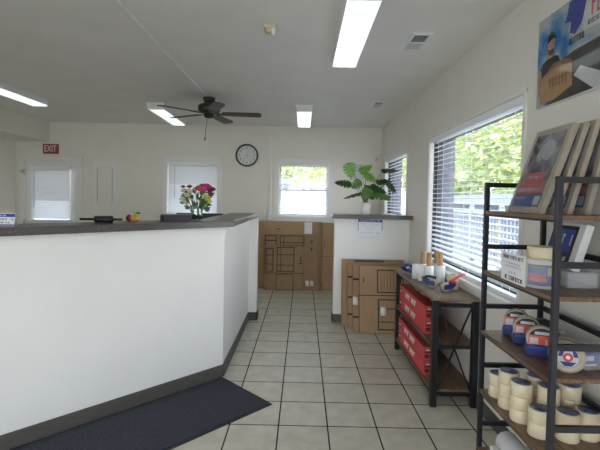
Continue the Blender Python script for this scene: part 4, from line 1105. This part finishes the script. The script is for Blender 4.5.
# staff desk and the back of a black monitor behind the ledge
t = thing('staff_desk', (-1.55, 4.75, 0), 'low staff desk behind the reception counter, under the black monitor', 'desk')
MB().box((-2.2, 4.35, .71), (-.90, 5.1, .74)).build('desktop', 'woodlt', t)
for x in (-2.17, -.97):
    for y in (4.38, 5.03): MB().box((x, y, 0), (x+.04, y+.04, .71)).build('leg', 'metal', t)
t = thing('computer_monitor', (-1.15, 4.75, .74), 'black computer monitor just showing behind the counter ledge', 'monitor')
MB().box((-1.27, 4.66, .7405), (-1.02, 4.84, .755)).build('monitor_stand', 'black', t, bevel=.004)
MB().box((-1.18, 4.76, .755), (-1.11, 4.79, 1.1)).build('monitor_neck', 'black', t)
MB().box((-1.43, 4.70, .98), (-.90, 4.745, 1.345)).build('monitor_screen', 'black', t, bevel=.008)

# ------------------------------------------------------------------ outdoors
tag(MB().box((-14, -14, -.25), (30, 40, -.2)).build('ground', 'asphalt', org=(0, 0, -.2)), None, None, None, 'structure')
def tree(loc, hgt, rx, ry, rz, zc, n, m, label, seed, size=.34):
    rr = random.Random(seed)
    t = thing('leafy_tree', loc, label, 'tree', 0, 'trees outside the windows')
    MB().tube([(loc[0], loc[1], -.2), (loc[0]+.1, loc[1], hgt*.4), (loc[0], loc[1]+.1, hgt*.8)], .16, 0, 9, .06).build('trunk', 'bark', t)
    b = MB()
    for i in range(n):
        while True:
            p = Vector((rr.uniform(-1, 1), rr.uniform(-1, 1), rr.uniform(-1, 1)))
            if .35 < p.length < 1: break
        c = Vector((loc[0]+p.x*rx, loc[1]+p.y*ry, zc+p.z*rz))
        q = Matrix.Rotation(rr.uniform(0, 6.28), 3, 'Z') @ Matrix.Rotation(rr.uniform(0, 1.3), 3, 'X') @ Matrix.Rotation(rr.uniform(0, 6), 3, 'Z')
        s = size*rr.uniform(.6, 1.2)
        b.face([c+q @ Vector(v) for v in ((0, -.5*s, 0), (.32*s, 0, .04*s), (0, .5*s, 0), (-.32*s, 0, .04*s))], rr.randrange(2) if m == 'foliage' else 0)
    b.build('foliage', ['foliage', 'foliage2'] if m == 'foliage' else ['foliage2'], t, recalc=False)
tree((8.1, 15.2, -.2), 4.2, 2.9, 2.8, 3.0, 4.2, 9500, 'foliage', 'broad yellow-green tree in the right half of the large side window', 1, .32)
tree((7.2, 21.6, -.2), 4.5, 2.7, 2.7, 3.3, 4.3, 9000, 'foliage', 'yellow-green tree in the left half of the large side window', 2, .36)
tree((12.8, 21.9, -.2), 4.8, 2.7, 2.8, 3.6, 5.2, 5000, 'foliage', 'taller yellow-green tree behind the two near ones, large side window', 3, .5)
tree((9.2, 29.0, -.2), 4.8, 3.0, 3.0, 3.6, 4.6, 4500, 'foliage', 'distant yellow-green tree seen through the blind behind the plant', 4, .5)
tree((1.1, 17.5, -.2), 3.6, 1.7, 1.4, 1.6, 3.2, 2200, 'foliage', 'green tree seen through the right side of the back window', 5, .28)
tree((-.05, 20.5, -.2), 3.6, 1.2, 1.2, 1.2, 3.3, 1500, 'foliage2', 'darker tree standing near the white house in the back window', 6, .26)
# rail fence outside the side windows
t = thing('porch_railing', (4.6, 11, -.2), 'white porch railing with slim balusters seen through the side blind', 'railing')
b = MB(); b.box((4.57, 4.5, 1.22), (4.66, 20, 1.30)).box((4.58, 4.5, .05), (4.65, 20, .12)); b.build('rail', 'outrail', t)
b = MB(); y = 4.6; i = 0
while y < 20:
    b.box((4.595, y, .1), (4.64, y+.07, 1.23), 1 if i % 9 == 4 else 0); y += .17; i += 1
b.build('baluster', ['outrail', 'outyellow'], t)
y = 4.6
while y < 20:
    q = MB(); q.box((4.56, y-.05, -.2), (4.67, y+.06, 1.40)); q.lathe([(.06, 0), (.07, .03), (.03, .07), (.002, .09)], (4.615, y, 1.40), 0, 10); q.build('newel_post', 'outrail', t); y += 1.7
t = thing('garden_wall', (5.6, 16, -.2), 'long grey garden wall with a white cap behind the porch railing', 'wall')
MB().box((5.45, 6, -.2), (5.75, 26, 1.45)).build('wall_body', 'outgrey', t)
MB().box((5.40, 5.9, 1.45), (5.80, 26.1, 1.75)).build('wall_cap', 'outrail', t)
# white fence and house seen through the back window
t = thing('white_board_fence', (0, 9.6, -.2), 'white board fence close outside the back window', 'fence')
b = MB(); x = -6.5
while x < 3.4: b.box((x, 9.6, -.2), (x+.148, 9.63, 1.74)); x += .15
b.build('fence_boards', 'outwhite', t)
MB().box((-6.5, 9.63, 1.3), (3.4, 9.68, 1.4)).build('fence_rail', 'outwhite', t)
t = thing('white_house', (-1.0, 25, -.2), 'white house with a grey roof seen over the fence in the back window', 'house')
MB().box((-3.6, 24, -.2), (-.3, 29, 2.75)).build('house_wall', 'outwhite', t)
MB().prism([(-3.9, 2.7), (-.0, 2.7), (-1.9, 3.9)], -29.3, -23.7, 0, Matrix(((1, 0, 0, 0), (0, 0, -1, 0), (0, 1, 0, 0), (0, 0, 0, 1)))).build('house_roof', 'outgrey', t)
MB().box((-1.3, 23.96, 1.75), (-.75, 24, 2.4)).build('house_window', 'roof', t)

# ------------------------------------------------------------------ light
w = bpy.data.worlds.new('sky'); SC.world = w; w.use_nodes = True
bg = w.node_tree.nodes['Background']
SKY = 4.7
tcw = w.node_tree.nodes.new('ShaderNodeTexCoord'); sep = w.node_tree.nodes.new('ShaderNodeSeparateXYZ'); rp = w.node_tree.nodes.new('ShaderNodeValToRGB')
w.node_tree.links.new(tcw.outputs['Generated'], sep.inputs[0]); w.node_tree.links.new(sep.outputs['Z'], rp.inputs['Fac'])
rp.color_ramp.elements[0].color = (.93, .96, 1, 1); rp.color_ramp.elements[1].color = (.45, .68, 1, 1)
w.node_tree.links.new(rp.outputs['Color'], bg.inputs['Color'])
bg.inputs['Strength'].default_value = SKY
s = bpy.data.lights.new('sun', 'SUN'); s.energy = 9.0; s.angle = R(.6); s.color = (1, .95, .86)
so = bpy.data.objects.new('sun', s); COL.objects.link(so)
so.rotation_euler = Vector((.10, .42, -.9)).to_track_quat('-Z', 'Y').to_euler()
def portal(loc, look, sx, sy):
    l = bpy.data.lights.new('daylight_portal', 'AREA'); l.shape = 'RECTANGLE'; l.size = sx; l.size_y = sy; l.cycles.is_portal = True
    o = bpy.data.objects.new('daylight_portal', l); COL.objects.link(o); o.location = loc
    o.rotation_euler = Vector(look).to_track_quat('-Z', 'Z' if abs(look[2]) < .5 else 'Y').to_euler()
portal((-3.02, FW-.3, 1.28), (0, 1, 0), 2.55, 2.05); portal((-.25, FW-.3, 1.18), (0, 1, 0), 2.6, 2.25)
portal((RW+.3, 3.32, 1.52), (-1, 0, 0), 1.8, 1.18); portal((RW+.3, 5.79, 1.7), (-1, 0, 0), 1.34, .81)
portal((0, BW+.3, 1.68), (0, -1, 0), .9, .92); portal((-1.9, BW+.3, 1.68), (0, -1, 0), .9, .92)

# ------------------------------------------------------------------ camera
cam = bpy.data.cameras.new('camera'); co = bpy.data.objects.new('camera', cam); COL.objects.link(co)
f_px = 417.2; pitch, yaw, rollr = .03, .0066, .0187
cam.sensor_width = 36; cam.lens = f_px/600*36; cam.shift_y = -14/600; cam.clip_start = .02
cy_, sy_ = math.cos(yaw), math.sin(yaw); cp, sp = math.cos(pitch), math.sin(pitch); cr, sr = math.cos(rollr), math.sin(rollr)
Ym = Matrix(((cy_, sy_, 0), (-sy_, cy_, 0), (0, 0, 1))); Bm = Matrix(((1, 0, 0), (0, 0, -1), (0, 1, 0)))
Pm = Matrix(((1, 0, 0), (0, cp, -sp), (0, sp, cp))); Rm = Matrix(((cr, -sr, 0), (sr, cr, 0), (0, 0, 1)))
W = Rm @ Pm @ Bm @ Ym
rot = Matrix((W[0], -W[1], -W[2])).transposed()
mw = rot.to_4x4(); mw.translation = (0, 0, 1.5327)
co.matrix_world = mw
SC.camera = co
SC.view_settings.view_transform = 'Standard'; SC.view_settings.look = 'None'
SC.view_settings.exposure = 0.42; SC.view_settings.gamma = 1.0; SC.view_settings.use_curve_mapping = False
SC.cycles.max_bounces = 10; SC.cycles.transparent_max_bounces = 24; SC.cycles.diffuse_bounces = 6
SC.cycles.sample_clamp_indirect = 4.0
SC.cycles.use_denoising = True
